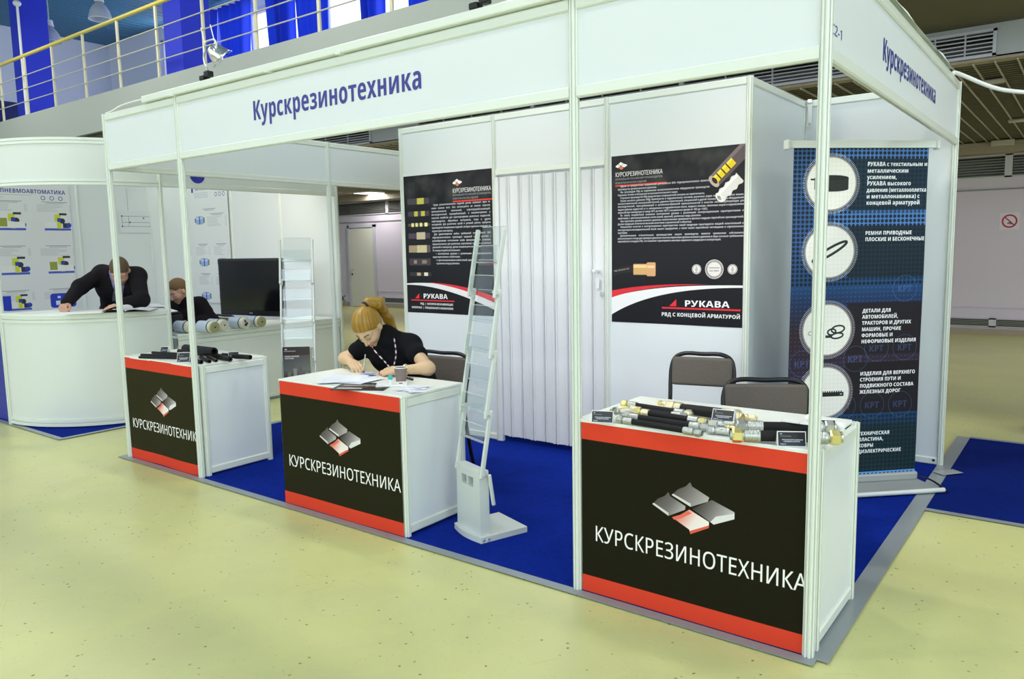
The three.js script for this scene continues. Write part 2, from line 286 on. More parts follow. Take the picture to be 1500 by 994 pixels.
// ---------------------------------------------------------------- the gallery above
{
  M.navy = std({ color: lin(0.006, 0.012, 0.16), roughness: 0.6 });
  struct('trim_dado_gallery', box(0.03, 1.35, 6, XL + 0.015, GY + 0.67, -5.6), M.navy);
  // blue columns
  for (const x of [-11.58, -5.92, -0.26, 5.4]) struct('column', rbox(0.5, ROOF - GY, 0.5, 0.01, x, (ROOF + GY) / 2, -4.25), M.blueCol);
  const pipe = thing('white_pipe', 'thin white vertical pipe with a round cap beside the blue gallery column', 'pipe', [-10.41, GY, -3.6]);
  mesh('pipe_run', rod([0, 0, 0], [0, 2.1, 0], 0.022), M.white, pipe);
  mesh('cap', new THREE.SphereGeometry(0.07, 16, 12).scale(1, 0.8, 1).translate(0, 2.12, 0), M.white, pipe);
  // railing
  const r = thing('gallery_railing', 'yellow steel railing with thin wires along the grey gallery edge', 'railing', [0, GY - 0.02, GE]);
  M.railPost = std({ color: lin(0.66, 0.62, 0.42), roughness: 0.4 }); M.handrail = std({ color: lin(0.62, 0.52, 0.10), roughness: 0.35 }); M.wire = std({ color: lin(0.50, 0.50, 0.40), roughness: 0.35 });
  const xs = [-13.9, -12.8, -11.74, -10.65, -9.56, -8.47, -7.35, -6.24, -5.13, -3.96, -2.8, -1.6, -0.42, 0.75, 1.9, 3.05, 4.2, 5.35, 6.5, 7.65];
  const pg = rbox(0.045, 1.0, 0.03, 0.006, 0, 0.5, 0);
  for (const x of xs) mesh('railing_post', pg, M.railPost, r).position.x = x;
  mesh('handrail', rod([-14.5, 1.02, 0], [8.2, 1.02, 0], 0.03, 0.03, 16), M.handrail, r);
  for (const y of [0.24, 0.46, 0.68]) mesh('rail_wire', rod([-14.5, y, 0.02], [8.2, y, 0.02], 0.009, 0.009, 8), M.wire, r);
  // curtains
  M.curtain = phy({ color: lin(0.008, 0.035, 0.50), roughness: 0.9, side: THREE.DoubleSide, transmission: 0.22, thickness: 0 });
  const cur = [[-12.8, -11.75, -12.75, -11.85], [-11.6, -10.72, -11.6, -11.0], [-10.66, -9.55, -10.35, -9.72], [-8.88, -7.98, -8.6, -8.08], [-7.9, -6.75, -7.7, -6.85], [-5.95, -5.3, -5.75, -5.35], [-4.7, -3.5, -4.6, -3.6], [-3.3, -2.2, -3.2, -2.3]];
  const names = ['beside the second blue column', 'narrow, right of the second blue column', 'between two narrow bright gaps', 'right of the widest bright gap', 'touching a narrow slit of daylight', 'right of the broad white gap', 'behind the top of the front fascia', 'furthest along the gallery windows'];
  cur.forEach(([a, b, c, d], i) => {
    const nx = 60, ny = 12, g = new THREE.PlaneGeometry(1, 1, nx, ny), p = g.attributes.position, ph = rr(0, 6), top = ROOF - 0.12, bot = GY + 0.04;
    for (let k = 0; k < p.count; k++) {
      const u = p.getX(k) + 0.5, v = p.getY(k) + 0.5, s = 1 - v;
      const x0 = a + (c - a) * s, x1 = b + (d - b) * s;
      p.setXYZ(k, x0 + (x1 - x0) * u, bot + (top - bot) * v - GY, 0.06 * Math.sin(u * (b - a) * 26 + ph) + 0.03 * Math.sin(u * (b - a) * 11 + ph * 2 + v * 2));
    }
    g.computeVertexNormals();
    single('curtain', 'blue pleated curtain at the gallery windows, ' + names[i], 'curtain', g, M.curtain, [0, GY, GZ + 0.18], 0, 'blue gallery curtains');
  });
  single('curtain_rod', 'thin rod carrying the blue gallery curtains', 'curtain rod', rod([-13.1, ROOF - 0.1, GZ + 0.18], [-2, ROOF - 0.1, GZ + 0.18], 0.02), M.white);
}
// bell shaped lamps
M.bell = phy({ color: lin(0.62, 0.66, 0.74), roughness: 0.35, transmission: 0.35, thickness: 0, side: THREE.DoubleSide });
M.bulbGlow = std({ color: 0xffffff, emissive: lin(1, 0.95, 0.85), emissiveIntensity: 3 });
function bellLamp(x, y, z, label, lit, group) {
  const l = thing('pendant_lamp', label, 'lamp', [x, y, z], 0, group);
  const prof = [[0.21, -0.24], [0.2, -0.18], [0.175, -0.08], [0.12, 0.01], [0.075, 0.05], [0.07, 0.08]].map(([a, b]) => new THREE.Vector2(a, b));
  mesh('bell_shade', new THREE.LatheGeometry(prof, 32), M.bell, l);
  mesh('rim', new THREE.TorusGeometry(0.21, 0.008, 8, 32).rotateX(Math.PI / 2).translate(0, -0.24, 0), M.white, l);
  mesh('gear_housing', merge([cyl(0.07, 0.085, 0.12, 20).translate(0, 0.14, 0), cyl(0.09, 0.09, 0.02, 20).translate(0, 0.09, 0)]), M.white, l);
  mesh('hanger', rod([0, 0.2, 0], [0, ROOF - y, 0], 0.008), M.white, l);
  if (lit) mesh('bulb', cyl(0.17, 0.17, 0.01, 24).translate(0, -0.2, 0), M.bulbGlow, l);
  else mesh('bulb', new THREE.SphereGeometry(0.06, 16, 12).translate(0, -0.06, 0), M.white, l);
}
bellLamp(-12.1, 6.22, -4.85, 'unlit frosted bell lamp above the gallery nearest the blue column with the pipe', false, 'bell lamps over the gallery');
bellLamp(-10.0, 6.3, -4.9, 'unlit frosted bell lamp above the gallery midway between the two blue columns', false, 'bell lamps over the gallery');
for (const [x, y, z] of HALL_LAMPS) bellLamp(x, y, z, 'lit bell lamp hanging over the open hall floor', true, 'lit bell lamps of the hall');

// ---------------------------------------------------------------- carpets and tape
{
  const ct = noiseTex(256, [32, 128, 256], 0.72, 1.25);
  const cm = (r, g, b) => phy({ color: lin(r, g, b), map: ct, roughness: 1, specularIntensity: 0.12, bumpMap: fineNoise, bumpScale: 0.003 });
  M.carpet = cm(0.002, 0.017, 0.225); M.carpetDark = cm(0.002, 0.013, 0.15);
  const rug = (name, label, x0, x1, z0, z1, m, y = 0.006) => single(name, label, 'carpet', uvXZ(box(x1 - x0, y, Math.abs(z1 - z0), 0, y / 2, 0), 0.8), m, [(x0 + x1) / 2, 0, (z0 + z1) / 2]);
  rug('booth_carpet', 'royal blue needle carpet covering the booth with the three logo counters', -0.03, 4.93, 0.03, -3.05, M.carpet);
  rug('aisle_carpet', 'dark blue carpet strip outside the open side beyond the roll-up banner', 4.99, 9.5, -1.99, -3.92, M.carpetDark);
  rug('neighbour_carpet', 'blue carpet with a corner showing under the curved white counter', -9.5, -1.07, 0.04, -3.05, M.carpet);
  M.tape = std({ color: lin(0.24, 0.27, 0.29), roughness: 0.28 });
  const tape = (label, x0, x1, z0, z1, g) => single('floor_tape', label, 'tape', box(x1 - x0, 0.003, z1 - z0, 0, 0.0015, 0), M.tape, [(x0 + x1) / 2, 0.006, (z0 + z1) / 2], 0, g);
  tape('grey adhesive tape along the front edge of the booth carpet', -0.08, 4.96, 0.01, 0.06);
  tape('grey tape along the open right side of the booth carpet', 4.915, 5.0, -3.92, 0.01);
  tape('grey tape along the left side of the booth carpet', -0.08, -0.02, -3.05, 0.01);
  tape('grey tape along the near edge of the dark carpet strip', 5.0, 9.5, -1.99, -1.95);
  tape('grey tape along the far edge of the dark carpet strip', 5.0, 9.5, -3.95, -3.91);
  tape('grey tape along the front of the carpet below the curved counter', -9.5, -1.04, 0.03, 0.075);
  tape('grey tape along the aisle side of the carpet below the curved counter', -1.085, -1.035, -3.05, 0.03);
  const f = single('tape_flap', 'loose curled piece of clear tape at the foot of the roll-up banner', 'tape', (() => { const g = new THREE.PlaneGeometry(0.16, 0.09, 12, 2).rotateX(-Math.PI / 2), p = g.attributes.position; for (let i = 0; i < p.count; i++) p.setY(i, 0.004 + 0.05 * Math.max(0, p.getX(i) - 0.06)); g.computeVertexNormals(); return g; })(), phy({ color: lin(0.34, 0.37, 0.38), roughness: 0.3, side: THREE.DoubleSide }), [5.0, 0.01, -2.8], 0.9);
}

// ---------------------------------------------------------------- exhibition system: posts, rails, panels
const W = 4.927, D = -2.98, S = -1.904, P1 = 0.952, P2 = 3.94, SX = [1.04, 2.019, 2.998, 3.977], H = 2.5, F0 = 2.108;
function postGeo(h, r = 0.02) {
  const pts = [], n = 8, t = Math.tan(Math.PI / 8) * r;
  for (let i = 0; i < n; i++) {
    const a = i * Math.PI / 4, c = Math.cos(a), s = Math.sin(a);
    for (const [u, v] of [[r, -t], [r, -0.003], [r - 0.005, -0.003], [r - 0.005, 0.003], [r, 0.003], [r, t * 0.999]]) pts.push([u * c - v * s, u * s + v * c]);
  }
  return extrude(pts, h).rotateX(-Math.PI / 2);
}
const POST = postGeo(H - 0.0065);
function post(x, z, label, h = H, group) { return single('booth_post', label, 'post', h === H ? POST : postGeo(h), M.alu, [x, 0.0065, z], 0, group); }
// horizontal rail: 50 mm high with a bead and a groove
function railGeo(len, h = 0.048) {
  const d = 0.014, k = 0.006;
  const g = extrude([[-d + k, 0], [d - k, 0], [d, k], [d, h * 0.45], [d - 0.002, h * 0.47], [d - 0.002, h * 0.53], [d, h * 0.55], [d, h - k], [d - k, h], [-d + k, h], [-d, h - k], [-d, k]], len);
  return g.rotateY(Math.PI / 2).translate(-len / 2, 0, 0);
}
// a framed panel from one post to the next; local x runs from the first to the second, local z is the outside
function panelUnit(name, label, category, x0, z0, x1, z1, y0, y1, opt = {}) {
  const L = Math.hypot(x1 - x0, z1 - z0) - (opt.gap ?? 0.034), g = thing(name, label, category, [(x0 + x1) / 2, y0, (z0 + z1) / 2], -Math.atan2(z1 - z0, x1 - x0), opt.group);
  const h = y1 - y0, rh = opt.rail ?? 0.048;
  mesh('top_rail', railGeo(L, rh), opt.alu || M.alu, g).position.y = h - rh;
  mesh('bottom_rail', railGeo(L, rh), opt.alu || M.alu, g);
  mesh('panel', box(L, h - 2 * rh + 0.01, 0.006, 0, h / 2, 0), opt.mat || M.panel, g);
  g.userData.len = undefined; delete g.userData.len;
  return { g, L, h };
}
const PL = 'white slotted octagonal booth post ';
post(0, 0, PL + 'at the front end beside the small pile of black tubes');
post(P1, 0, PL + 'at the inner corner of the counter with black tubes');
post(P2, 0, PL + 'between the literature stand and the largest logo counter');
post(W, 0, PL + 'at the open corner beside the hose display');
post(W, D, PL + 'at the back wall end beside the roll-up banner');
post(0, -1.99, PL + 'under the left fascia beside the aisle');
post(0, D, PL + 'at the back end of the left fascia');
post(SX[0], S, PL + 'at the left corner of the storage cabin');
post(SX[1], S, PL + 'between the left poster and the folding door');
post(SX[2], S, PL + 'between the folding door and the right poster');
post(SX[3], S, PL + 'at the right corner of the storage cabin');
post(SX[3], D, PL + 'in the back corner behind the roll-up banner');
post(SX[0], D, PL + 'at the rear left corner of the storage cabin');

// lettering as a printed sheet over a panel
function textSheet(parent, name, text, w, h, x, y, z, colour, font, bg) {
  const cw = 2048, ch = Math.round(2048 * h / w);
  const t = canvasTex(cw, ch, (g) => {
    g.fillStyle = '#000'; g.fillRect(0, 0, cw, ch); g.fillStyle = '#fff'; g.font = font.replace('SIZE', Math.round(ch * 0.75)); g.textBaseline = 'alphabetic';
    const m = g.measureText(text).width; g.save(); g.translate(cw * 0.01, ch * 0.74); g.scale(cw * 0.98 / m, 1); g.fillText(text, 0, 0); g.restore();
  });
  t.colorSpace = THREE.NoColorSpace;
  return mesh(name, new THREE.PlaneGeometry(w, h).translate(x, y, z), std({ color: colour, alphaMap: t, transparent: true, roughness: 0.45 }), parent);
}
const PANEL_CSS = '#' + lin(0.70, 0.75, 0.765).getHexString();
const INK = '#2b2f8c';
panelUnit('fascia_panel', 'short blank front fascia panel above the counter with black tubes', 'fascia', 0, 0, P1, 0, F0, H);
{
  const u = panelUnit('fascia_panel', 'long front fascia panel with the company name in blue letters', 'fascia', P1, 0, P2, 0, F0, H);
  textSheet(u.g, 'lettering', 'Курскрезинотехника', 1.375, 0.2, 2.425 - (P1 + P2) / 2, 0.202, 0.0045, INK, 'bold SIZEpx sans-serif', PANEL_CSS);
}
panelUnit('fascia_panel', 'blank front fascia panel above the largest logo counter', 'fascia', P2, 0, W, 0, F0, H);
{
  const u = panelUnit('fascia_panel', 'side fascia panel with stand number and company name in blue letters', 'fascia', W, 0, W, D, F0, H);
  textSheet(u.g, 'lettering', 'Курскрезинотехника', 1.36, 0.17, 1.482 + D / 2, 0.184, 0.0045, INK, 'bold SIZEpx sans-serif', PANEL_CSS);
  textSheet(u.g, 'stand_number', 'С2-1', 0.16, 0.062, 0.115 + D / 2, 0.11, 0.0045, INK, 'SIZEpx sans-serif', PANEL_CSS);
}
panelUnit('fascia_panel', 'long left fascia panel over the aisle side of the booth', 'fascia', 0, -1.99, 0, 0, F0, H);
panelUnit('fascia_panel', 'short left fascia panel behind the aisle post', 'fascia', 0, D, 0, -1.99, F0, H);
// storage cabin and back wall
panelUnit('cabin_panel', 'white wall panel of the storage cabin carrying the left hose poster', 'wall panel', SX[0], S, SX[1], S, 0.008, H);
panelUnit('cabin_panel', 'white header panel above the folding door', 'wall panel', SX[1], S, SX[2], S, 2.05, H);
panelUnit('cabin_panel', 'white wall panel of the storage cabin carrying the right hose poster', 'wall panel', SX[2], S, SX[3], S, 0.008, H);
panelUnit('cabin_panel', 'white side wall panel of the storage cabin facing the roll-up banner', 'wall panel', SX[3], S, SX[3], D, 0.008, H);
panelUnit('cabin_panel', 'white side wall panel of the storage cabin facing the aisle', 'wall panel', SX[0], D, SX[0], S, 0.008, H);
for (let k = 0; k < 3; k++) panelUnit('cabin_panel', 'white rear wall panel of the storage cabin, ' + ['behind the right poster', 'behind the folding door', 'behind the left poster'][k], 'wall panel', SX[3 - k], D, SX[2 - k], D, 0.008, H);
const bw = panelUnit('back_wall_panel', 'white booth wall panel standing behind the roll-up banner', 'wall panel', SX[3], D, W, D, 0.008, H);
mesh('bolt', rod([0.44, 0.03, 0.012], [0.44, 0.03, 0.018], 0.009), M.dark, bw.g);
{ // small bracket hooked on the back corner
  const b = thing('corner_hook', 'small clear plastic hook on the top rail in the back corner', 'hook', [SX[3] + 0.045, 2.33, D + 0.02]);
  mesh('strap', rbox(0.03, 0.16, 0.006, 0.002, 0, 0.09, 0), M.white, b); mesh('clip', rbox(0.034, 0.03, 0.03, 0.006, 0, 0.16, 0), M.silver, b); mesh('loop', new THREE.TorusGeometry(0.016, 0.004, 8, 16).translate(0, 0.0, 0.004), M.white, b);
}
{ // folding door: hinged vertical slats
  const d = thing('folding_door', 'white pleated folding door closing the storage cabin', 'door', [SX[1] + 0.02, 0.007, S]);
  const wTot = SX[2] - SX[1] - 0.04, n = 9, w = wTot / n;
  for (let i = 0; i < n; i++) {
    const a = (i % 2 ? 1 : -1) * 0.15, p = mesh('slat', rbox(w / Math.cos(a) - 0.004, 1.985, 0.008, 0.003, 0, 0, 0), M.pvc, d);
    p.position.set(w * (i + 0.5), 0.045 + 0.9925, 0.0); p.rotation.y = a;
    for (const s of [-1, 1]) { const b = mesh('hinge_bead', cyl(0.007, 0.007, 1.985, 8), M.pvc, d); b.position.set(w * (i + 0.5 + s * 0.36), 1.0375, 0.005 - s * Math.sin(a) * w * 0.36); if (s > 0 && i === n - 1) b.visible = true; }
  }
  mesh('jamb', box(0.03, 2.03, 0.03, 0.006, 1.015, 0), M.pvc, d);
  const hd = mesh('handle', rbox(0.03, 0.022, 0.05, 0.006, wTot - 0.055, 1.33, 0.04), M.pvc, d);
  mesh('lock_plate', rbox(0.028, 0.075, 0.006, 0.002, wTot - 0.045, 1.245, 0.03), M.pvc, d);
  mesh('latch', rbox(0.022, 0.03, 0.01, 0.003, wTot - 0.015, 1.17, 0.03), M.silver, d);
}

// ---------------------------------------------------------------- printed artwork
function poly(g, pts, fill) { g.fillStyle = fill; g.beginPath(); pts.forEach(([x, y], i) => (i ? g.lineTo(x, y) : g.moveTo(x, y))); g.closePath(); g.fill(); }
const TILES = [
  [[[390, 348], [415, 322], [445, 306], [462, 287], [470, 302], [535, 331], [530, 347], [465, 379]], ['#4c4644', '#8a8482', '#c9c5c4']],
  [[[312, 397], [335, 372], [362, 357], [377, 339], [385, 354], [445, 380], [443, 394], [378, 430]], ['#4a4442', '#767070', '#d8d5d4']],
  [[[470, 385], [500, 366], [545, 338], [628, 367], [628, 392], [553, 427]], ['#3a3432', '#8e8888', '#e6e4e4']],
  [[[392, 432], [425, 416], [460, 390], [535, 421], [535, 443], [465, 481], [460, 465]], ['#e0604c', '#f0e2de', '#f6f2f0']]];
function logo(g, cx, cy, s, flat) {
  g.save(); g.translate(cx, cy); g.scale(s, s); g.translate(-470, -385);
  TILES.forEach(([pts, c], i) => {
    const xs = pts.map((p) => p[0]), ys = pts.map((p) => p[1]), x0 = Math.min(...xs), x1 = Math.max(...xs), y0 = Math.min(...ys), y1 = Math.max(...ys);
    const gr = g.createLinearGradient(x0, y0, x1, y1); gr.addColorStop(0.1, c[0]); gr.addColorStop(0.55, c[1]); gr.addColorStop(1, c[2]);
    poly(g, pts, flat ? (i === 3 ? '#e07848' : '#f2f2f4') : gr);
    if (!flat) { // bright folded lower edge of each tile
      const n = pts.length, b = pts[n - 1], a = pts[n - 2];
      if (i < 2) poly(g, [pts[0], b, [b[0], b[1] - 12], [pts[0][0] + 6, pts[0][1] - 6]], '#d8d5d4');
      else if (i === 2) poly(g, [[628, 392], [553, 427], [540, 420], [560, 396], [628, 372]], '#e2e0e0');
      else { poly(g, [[392, 432], [425, 416], [455, 396], [470, 402], [430, 428], [400, 440]], '#e8705c'); poly(g, [[535, 443], [465, 481], [462, 470], [535, 434]], '#e0604c'); }
    }
  });
  g.restore();
}
function fitText(g, text, x, y, w, font) { g.font = font; const m = g.measureText(text).width; g.save(); g.translate(x, y); g.scale(w / m, 1); g.fillText(text, 0, 0); g.restore(); }
function bannerTex(w, h, textX0, textX1, ink) {
  const k = 1400, cw = Math.round(w * k), ch = Math.round(h * k);
  return canvasTex(cw, ch, (g) => {
    g.fillStyle = ink; g.fillRect(0, 0, cw, ch);
    g.fillStyle = '#d9432c'; g.fillRect(0, 0, cw, 0.078 * k); g.fillRect(0, ch - 0.074 * k, cw, 0.08 * k);
    logo(g, (textX0 + textX1) / 2 * k, ch - 0.465 * k, k / 920);
    g.fillStyle = '#f4f4f2'; fitText(g, 'КУРСКРЕЗИНОТЕХНИКА', textX0 * k, ch - 0.236 * k, (textX1 - textX0) * k, `${Math.round(0.096 * k)}px sans-serif`);
  });
}
function wrapText(g, text, x, y, w, lh, indent = 0) {
  const words = text.split(' '); let line = [], first = true, yy = y;
  const flush = (last) => {
    const ind = first ? indent : 0, ws = line.map((q) => g.measureText(q).width), tot = ws.reduce((a, b) => a + b, 0);
    const gap = last || line.length < 2 ? g.measureText(' ').width : (w - ind - tot) / (line.length - 1);
    let xx = x + ind; line.forEach((q, i) => { g.fillText(q, xx, yy); xx += ws[i] + gap; });
    yy += lh; first = false; line = [];
  };
  for (const q of words) { if (line.length && g.measureText([...line, q].join(' ')).width > w - (first ? indent : 0)) flush(false); line.push(q); }
  if (line.length) flush(true);
  return yy;
}
function posterBase(g, w, h) {
  g.fillStyle = '#12131a'; g.fillRect(0, 0, w, h);
  for (let i = 0; i < 90; i++) { const x = rr(0, w), y = rr(0, h * 0.2), r = rr(30, 110), gr = g.createRadialGradient(x, y, 0, x, y, r); gr.addColorStop(0, 'rgba(92,98,88,0.16)'); gr.addColorStop(1, 'rgba(92,98,88,0)'); g.fillStyle = gr; g.fillRect(x - r, y - r, 2 * r, 2 * r); }
}
function posterHead(g, x, y, w) {
  logo(g, x + w * 0.13, y, w / 1250, true);
  g.fillStyle = '#f2f2f2'; fitText(g, 'КУРСКРЕЗИНОТЕХНИКА', x, y + w * 0.2, w, `${Math.round(w * 0.12)}px sans-serif`);
  g.fillStyle = '#a8acae'; fitText(g, 'КРУПНЕЙШИЙ РОССИЙСКИЙ ПРОИЗВОДИТЕЛЬ', x, y + w * 0.265, w, `${Math.round(w * 0.05)}px sans-serif`);
  fitText(g, 'РЕЗИНОТЕХНИЧЕСКИХ ИЗДЕЛИЙ', x, y + w * 0.335, w * 0.67, `${Math.round(w * 0.05)}px sans-serif`);
  g.fillStyle = '#e0402f'; g.fillRect(x, y + w * 0.355, w * 1.08, w * 0.028);
}
function hoseSection(g, x, y, w, h, body, parts) {
  g.fillStyle = body; g.beginPath(); g.roundRect(x, y - h / 2, w, h, h * 0.12); g.fill();
  for (const [a, b, k, c, hatch] of parts) {
    g.fillStyle = c; g.fillRect(x + a * w, y - h * k / 2, (b - a) * w, h * k);
    if (hatch) { g.strokeStyle = 'rgba(70,62,40,0.55)'; g.lineWidth = 2; for (let i = 0; i < (b - a) * w; i += 7) { g.beginPath(); g.moveTo(x + a * w + i, y - h * k / 2); g.lineTo(Math.min(x + b * w, x + a * w + i + 8), y + h * k / 2); g.stroke(); } }
  }
}
const poster1Tex = canvasTex(1088, 1280, (g, w, h) => {
  posterBase(g, w, h);
  posterHead(g, w * 0.57, h * 0.075, w * 0.41);
  const X = w * 0.045, hw = w * 0.255;
  const rows = [[0.185, 0.042, '#4a434c', [[0.45, 0.77, 1.05, '#d3cf5c', 1]]], [0.275, 0.036, '#453c45', [[0.3, 0.47, 1, '#cfc95a', 1], [0.62, 0.8, 1, '#cfc95a', 1]]], [0.355, 0.018, '#55504c', [[0.15, 0.27, 1.5, '#e2dc8c'], [0.34, 0.46, 1.5, '#d8d49a'], [0.54, 0.66, 1.5, '#e2dc8c'], [0.76, 0.9, 1.5, '#e8e2a0']]], [0.435, 0.04, '#4b3f50', [[0.38, 0.78, 1.3, '#cfc3a2', 1]]], [0.53, 0.052, '#5a5058', [[0, 0.38, 1, '#a8997c', 1], [0.38, 0.84, 1.04, '#d6c8a0', 1]]], [0.625, 0.05, '#433a40', [[0.22, 0.36, 0.5, '#9c9080', 1], [0.6, 0.82, 0.5, '#8f8474', 1]]], [0.715, 0.028, '#38323a', [[0.34, 0.52, 0.8, '#b8a888'], [0.68, 0.86, 0.9, '#e6dcc0']]]];
  for (const [y, hh, c, p] of rows) hoseSection(g, X, h * y, hw, h * hh, c, p);
  g.fillStyle = '#c9ccd2'; g.font = 'bold 23.5px sans-serif';
  let y = h * 0.225; const tx = w * 0.325, tw = w * 0.645 / 0.84, lh = h * 0.0232; g.save(); g.translate(tx, 0); g.scale(0.84, 1); g.translate(-tx, 0);
  y = wrapText(g, 'Среди резинотехнических изделий рукава занимают одно из самых важных мест. Они используются во многих отраслях промышленности: химической, нефтеперерабатывающей, металлургической, горнодобывающей, в машиностроении и сельском хозяйстве для транспортировки различных жидкостей, нефтепродуктов, абразивных материалов, газов и других материалов. Для различных целей и условий работы требуется производство специальных изделий, которые идеально подходят по параметрам и материалу.', tx, y, tw, lh, 30);
  y = wrapText(g, 'Для удовлетворения любых требований потребителей ОАО «Курскрезинотехника» производит широкий спектр рукавов с разнообразными сочетаниями слоёв армирования и усиления, предназначенных для различных агрессивных средах и различных давлений и температур, рукава специального назначения.', tx, y, tw, lh, 30);
  y = wrapText(g, 'По заказу потребителя возможно:', tx, y, tw, lh);
  y = wrapText(g, '• изготовление рукавов с различными эксплуатационными характеристиками и свойствами,', tx, y, tw, lh, 50);
  y = wrapText(g, '• с цветным резиновым слоем (синий, красный),', tx, y, tw, lh, 50);
  wrapText(g, '• различные виды упаковки.', tx, y, tw, lh, 50); g.restore();
  g.beginPath(); g.moveTo(0, h * 0.785); g.bezierCurveTo(w * 0.3, h * 0.765, w * 0.65, h * 0.79, w, h * 0.875); g.lineTo(w, h * 0.96); g.bezierCurveTo(w * 0.65, h * 0.85, w * 0.3, h * 0.79, 0, h * 0.795); g.fillStyle = '#e6e6e6'; g.fill();
  g.beginPath(); g.moveTo(w * 0.25, h * 0.776); g.bezierCurveTo(w * 0.5, h * 0.775, w * 0.75, h * 0.805, w, h * 0.865); g.lineTo(w, h * 0.91); g.bezierCurveTo(w * 0.75, h * 0.835, w * 0.5, h * 0.79, w * 0.25, h * 0.776); g.fillStyle = '#d8343c'; g.fill();
  poly(g, [[w * 0.1, h * 0.895], [w * 0.15, h * 0.855], [w * 0.15, h * 0.895]], '#e0303c');
  g.fillStyle = '#f5f5f5'; fitText(g, 'РУКАВА', w * 0.195, h * 0.893, w * 0.29, 'bold 62px sans-serif');
  g.fillStyle = '#e0303c'; g.fillRect(w * 0.05, h * 0.903, w * 0.51, h * 0.009);
  g.fillStyle = '#f0f0f0'; fitText(g, 'РВД  |  НАПОРНО-ВСАСЫВАЮЩИЕ', w * 0.16, h * 0.94, w * 0.385, 'bold 27px sans-serif');
  fitText(g, 'НАПОРНЫЕ  |  СПЕЦИАЛЬНОГО НАЗНАЧЕНИЯ', w * 0.055, h * 0.969, w * 0.49, 'bold 27px sans-serif');
});
const poster2Tex = canvasTex(1088, 1280, (g, w, h) => {
  posterBase(g, w, h);
  posterHead(g, w * 0.03, h * 0.06, w * 0.37);
  // cut-away hose with yellow braid and a white hose
  g.save(); g.translate(w * 0.77, h * 0.19); g.rotate(-0.75);
  g.fillStyle = '#5c5054'; g.fillRect(0, -50, 420, 100); g.fillStyle = '#7a6e70'; g.fillRect(0, -50, 420, 26); g.fillStyle = '#b7a79a'; g.beginPath(); g.ellipse(0, 0, 26, 50, 0, 0, 7); g.fill();
  g.fillStyle = '#e3c81e'; g.fillRect(8, -28, 190, 54); g.fillStyle = '#f0de4a'; g.fillRect(8, -28, 190, 16); g.fillStyle = '#2a2420'; for (const a of [46, 92, 138]) g.fillRect(a, -28, 9, 54); g.beginPath(); g.ellipse(8, -1, 15, 27, 0, 0, 7); g.fill(); g.restore();
  g.save(); g.translate(w * 0.81, h * 0.28); g.rotate(-0.75); g.fillStyle = '#d6d6d0'; g.beginPath(); g.moveTo(0, -40); for (let i = 0; i <= 20; i++) g.lineTo(i * 10, -40 + 6 * Math.sin(i * 1.1)); g.lineTo(200, 40); for (let i = 20; i >= 0; i--) g.lineTo(i * 10, 40 + 6 * Math.sin(i * 1.1)); g.fill(); g.fillStyle = '#f0f0ec'; g.fillRect(4, -34, 190, 20); g.fillStyle = '#ecece6'; g.beginPath(); g.ellipse(0, 0, 22, 41, 0, 0, 7); g.fill(); g.fillStyle = '#7c7868'; g.beginPath(); g.ellipse(-3, 0, 11, 20, 0, 0, 7); g.fill(); g.restore();
  g.fillStyle = '#c9ccd2'; g.font = 'bold 19px sans-serif';
  const lh = h * 0.0173, tx = w * 0.05; let y = h * 0.186; g.save(); g.translate(tx, 0); g.scale(0.8, 1); g.translate(-tx, 0);
  y = wrapText(g, 'Одним из приоритетных направлений деятельности ОАО «Курскрезинотехника» является производство рукавов высокого давления.', tx, y, w * 0.69 / 0.8, lh, 28);
  y = wrapText(g, 'Мы производим РВД на современном высокотехнологичном оборудовании производства Германии, Италии и Белоруссии из высококачественного сырья.', tx, y, w * 0.69 / 0.8, lh, 28);
  y = wrapText(g, 'В процессе производства РВД предусмотрен стопроцентный контроль на герметичность.', tx, y, w * 0.69 / 0.8, lh, 28);
  const tw = w * 0.925 / 0.8;
  for (const s of ['Рукава высокого давления (РВД) применяются в гидравлических системах различных видов горных и карьерных машин, лесозаготовительной, сельскохозяйственной, дорожно-строительной, специальной и другой техники, а также на оборудовании металлургической, горно-добывающей и целлюлозно-бумажной промышленностей в качестве гибких трубопроводов для подачи рабочих жидкостей, в т.ч. минеральных и гидравлических масел, жидкого топлива, смазочных жиров и водомасляных эмульсий при температуре от минус 40°С до плюс 100°С (специальные рукава от -50С до +120С).', 'По заказу потребителей возможно изготовление рукавов с различными эксплуатационными характеристиками и свойствами, с цветным резиновым слоем (синий, красный), различные виды упаковки.', 'При опрессовке рукавов высокого давления наконечниками применяются фитинги ведущих европейских производителей. Данная продукция отличается высоким качеством и циклической стойкостью.', 'Повышенное качество и эксплуатационные характеристики нашей продукции гарантируются мощной испытательной и конструкторско-исследовательской базой нашего предприятия, а также наших европейских поставщиков и стратегических партнёров.', 'Дополнительным отличительным преимуществом нашего производства является применение собственного испытательного стенда для проверки давления качества опрессовки рукавов высокого давления в сборе (согласно требованиям европейского стандарта EN), что позволяет гарантировать высокую надежность продукции в эксплуатации.']) y = wrapText(g, s, tx, y, tw, lh, 28); g.restore();
  // hose end with brass fitting, round seals
  g.strokeStyle = '#241f22'; g.lineWidth = 52; g.beginPath(); g.moveTo(0, h * 0.705); g.quadraticCurveTo(w * 0.08, h * 0.675, w * 0.18, h * 0.675); g.stroke();
  g.fillStyle = '#c6c2c0'; g.save(); g.translate(w * 0.02, h * 0.693); g.rotate(-0.16); g.font = '15px sans-serif'; g.fillText('РВД 1SN 20-9.0-105', 0, 0); g.restore();
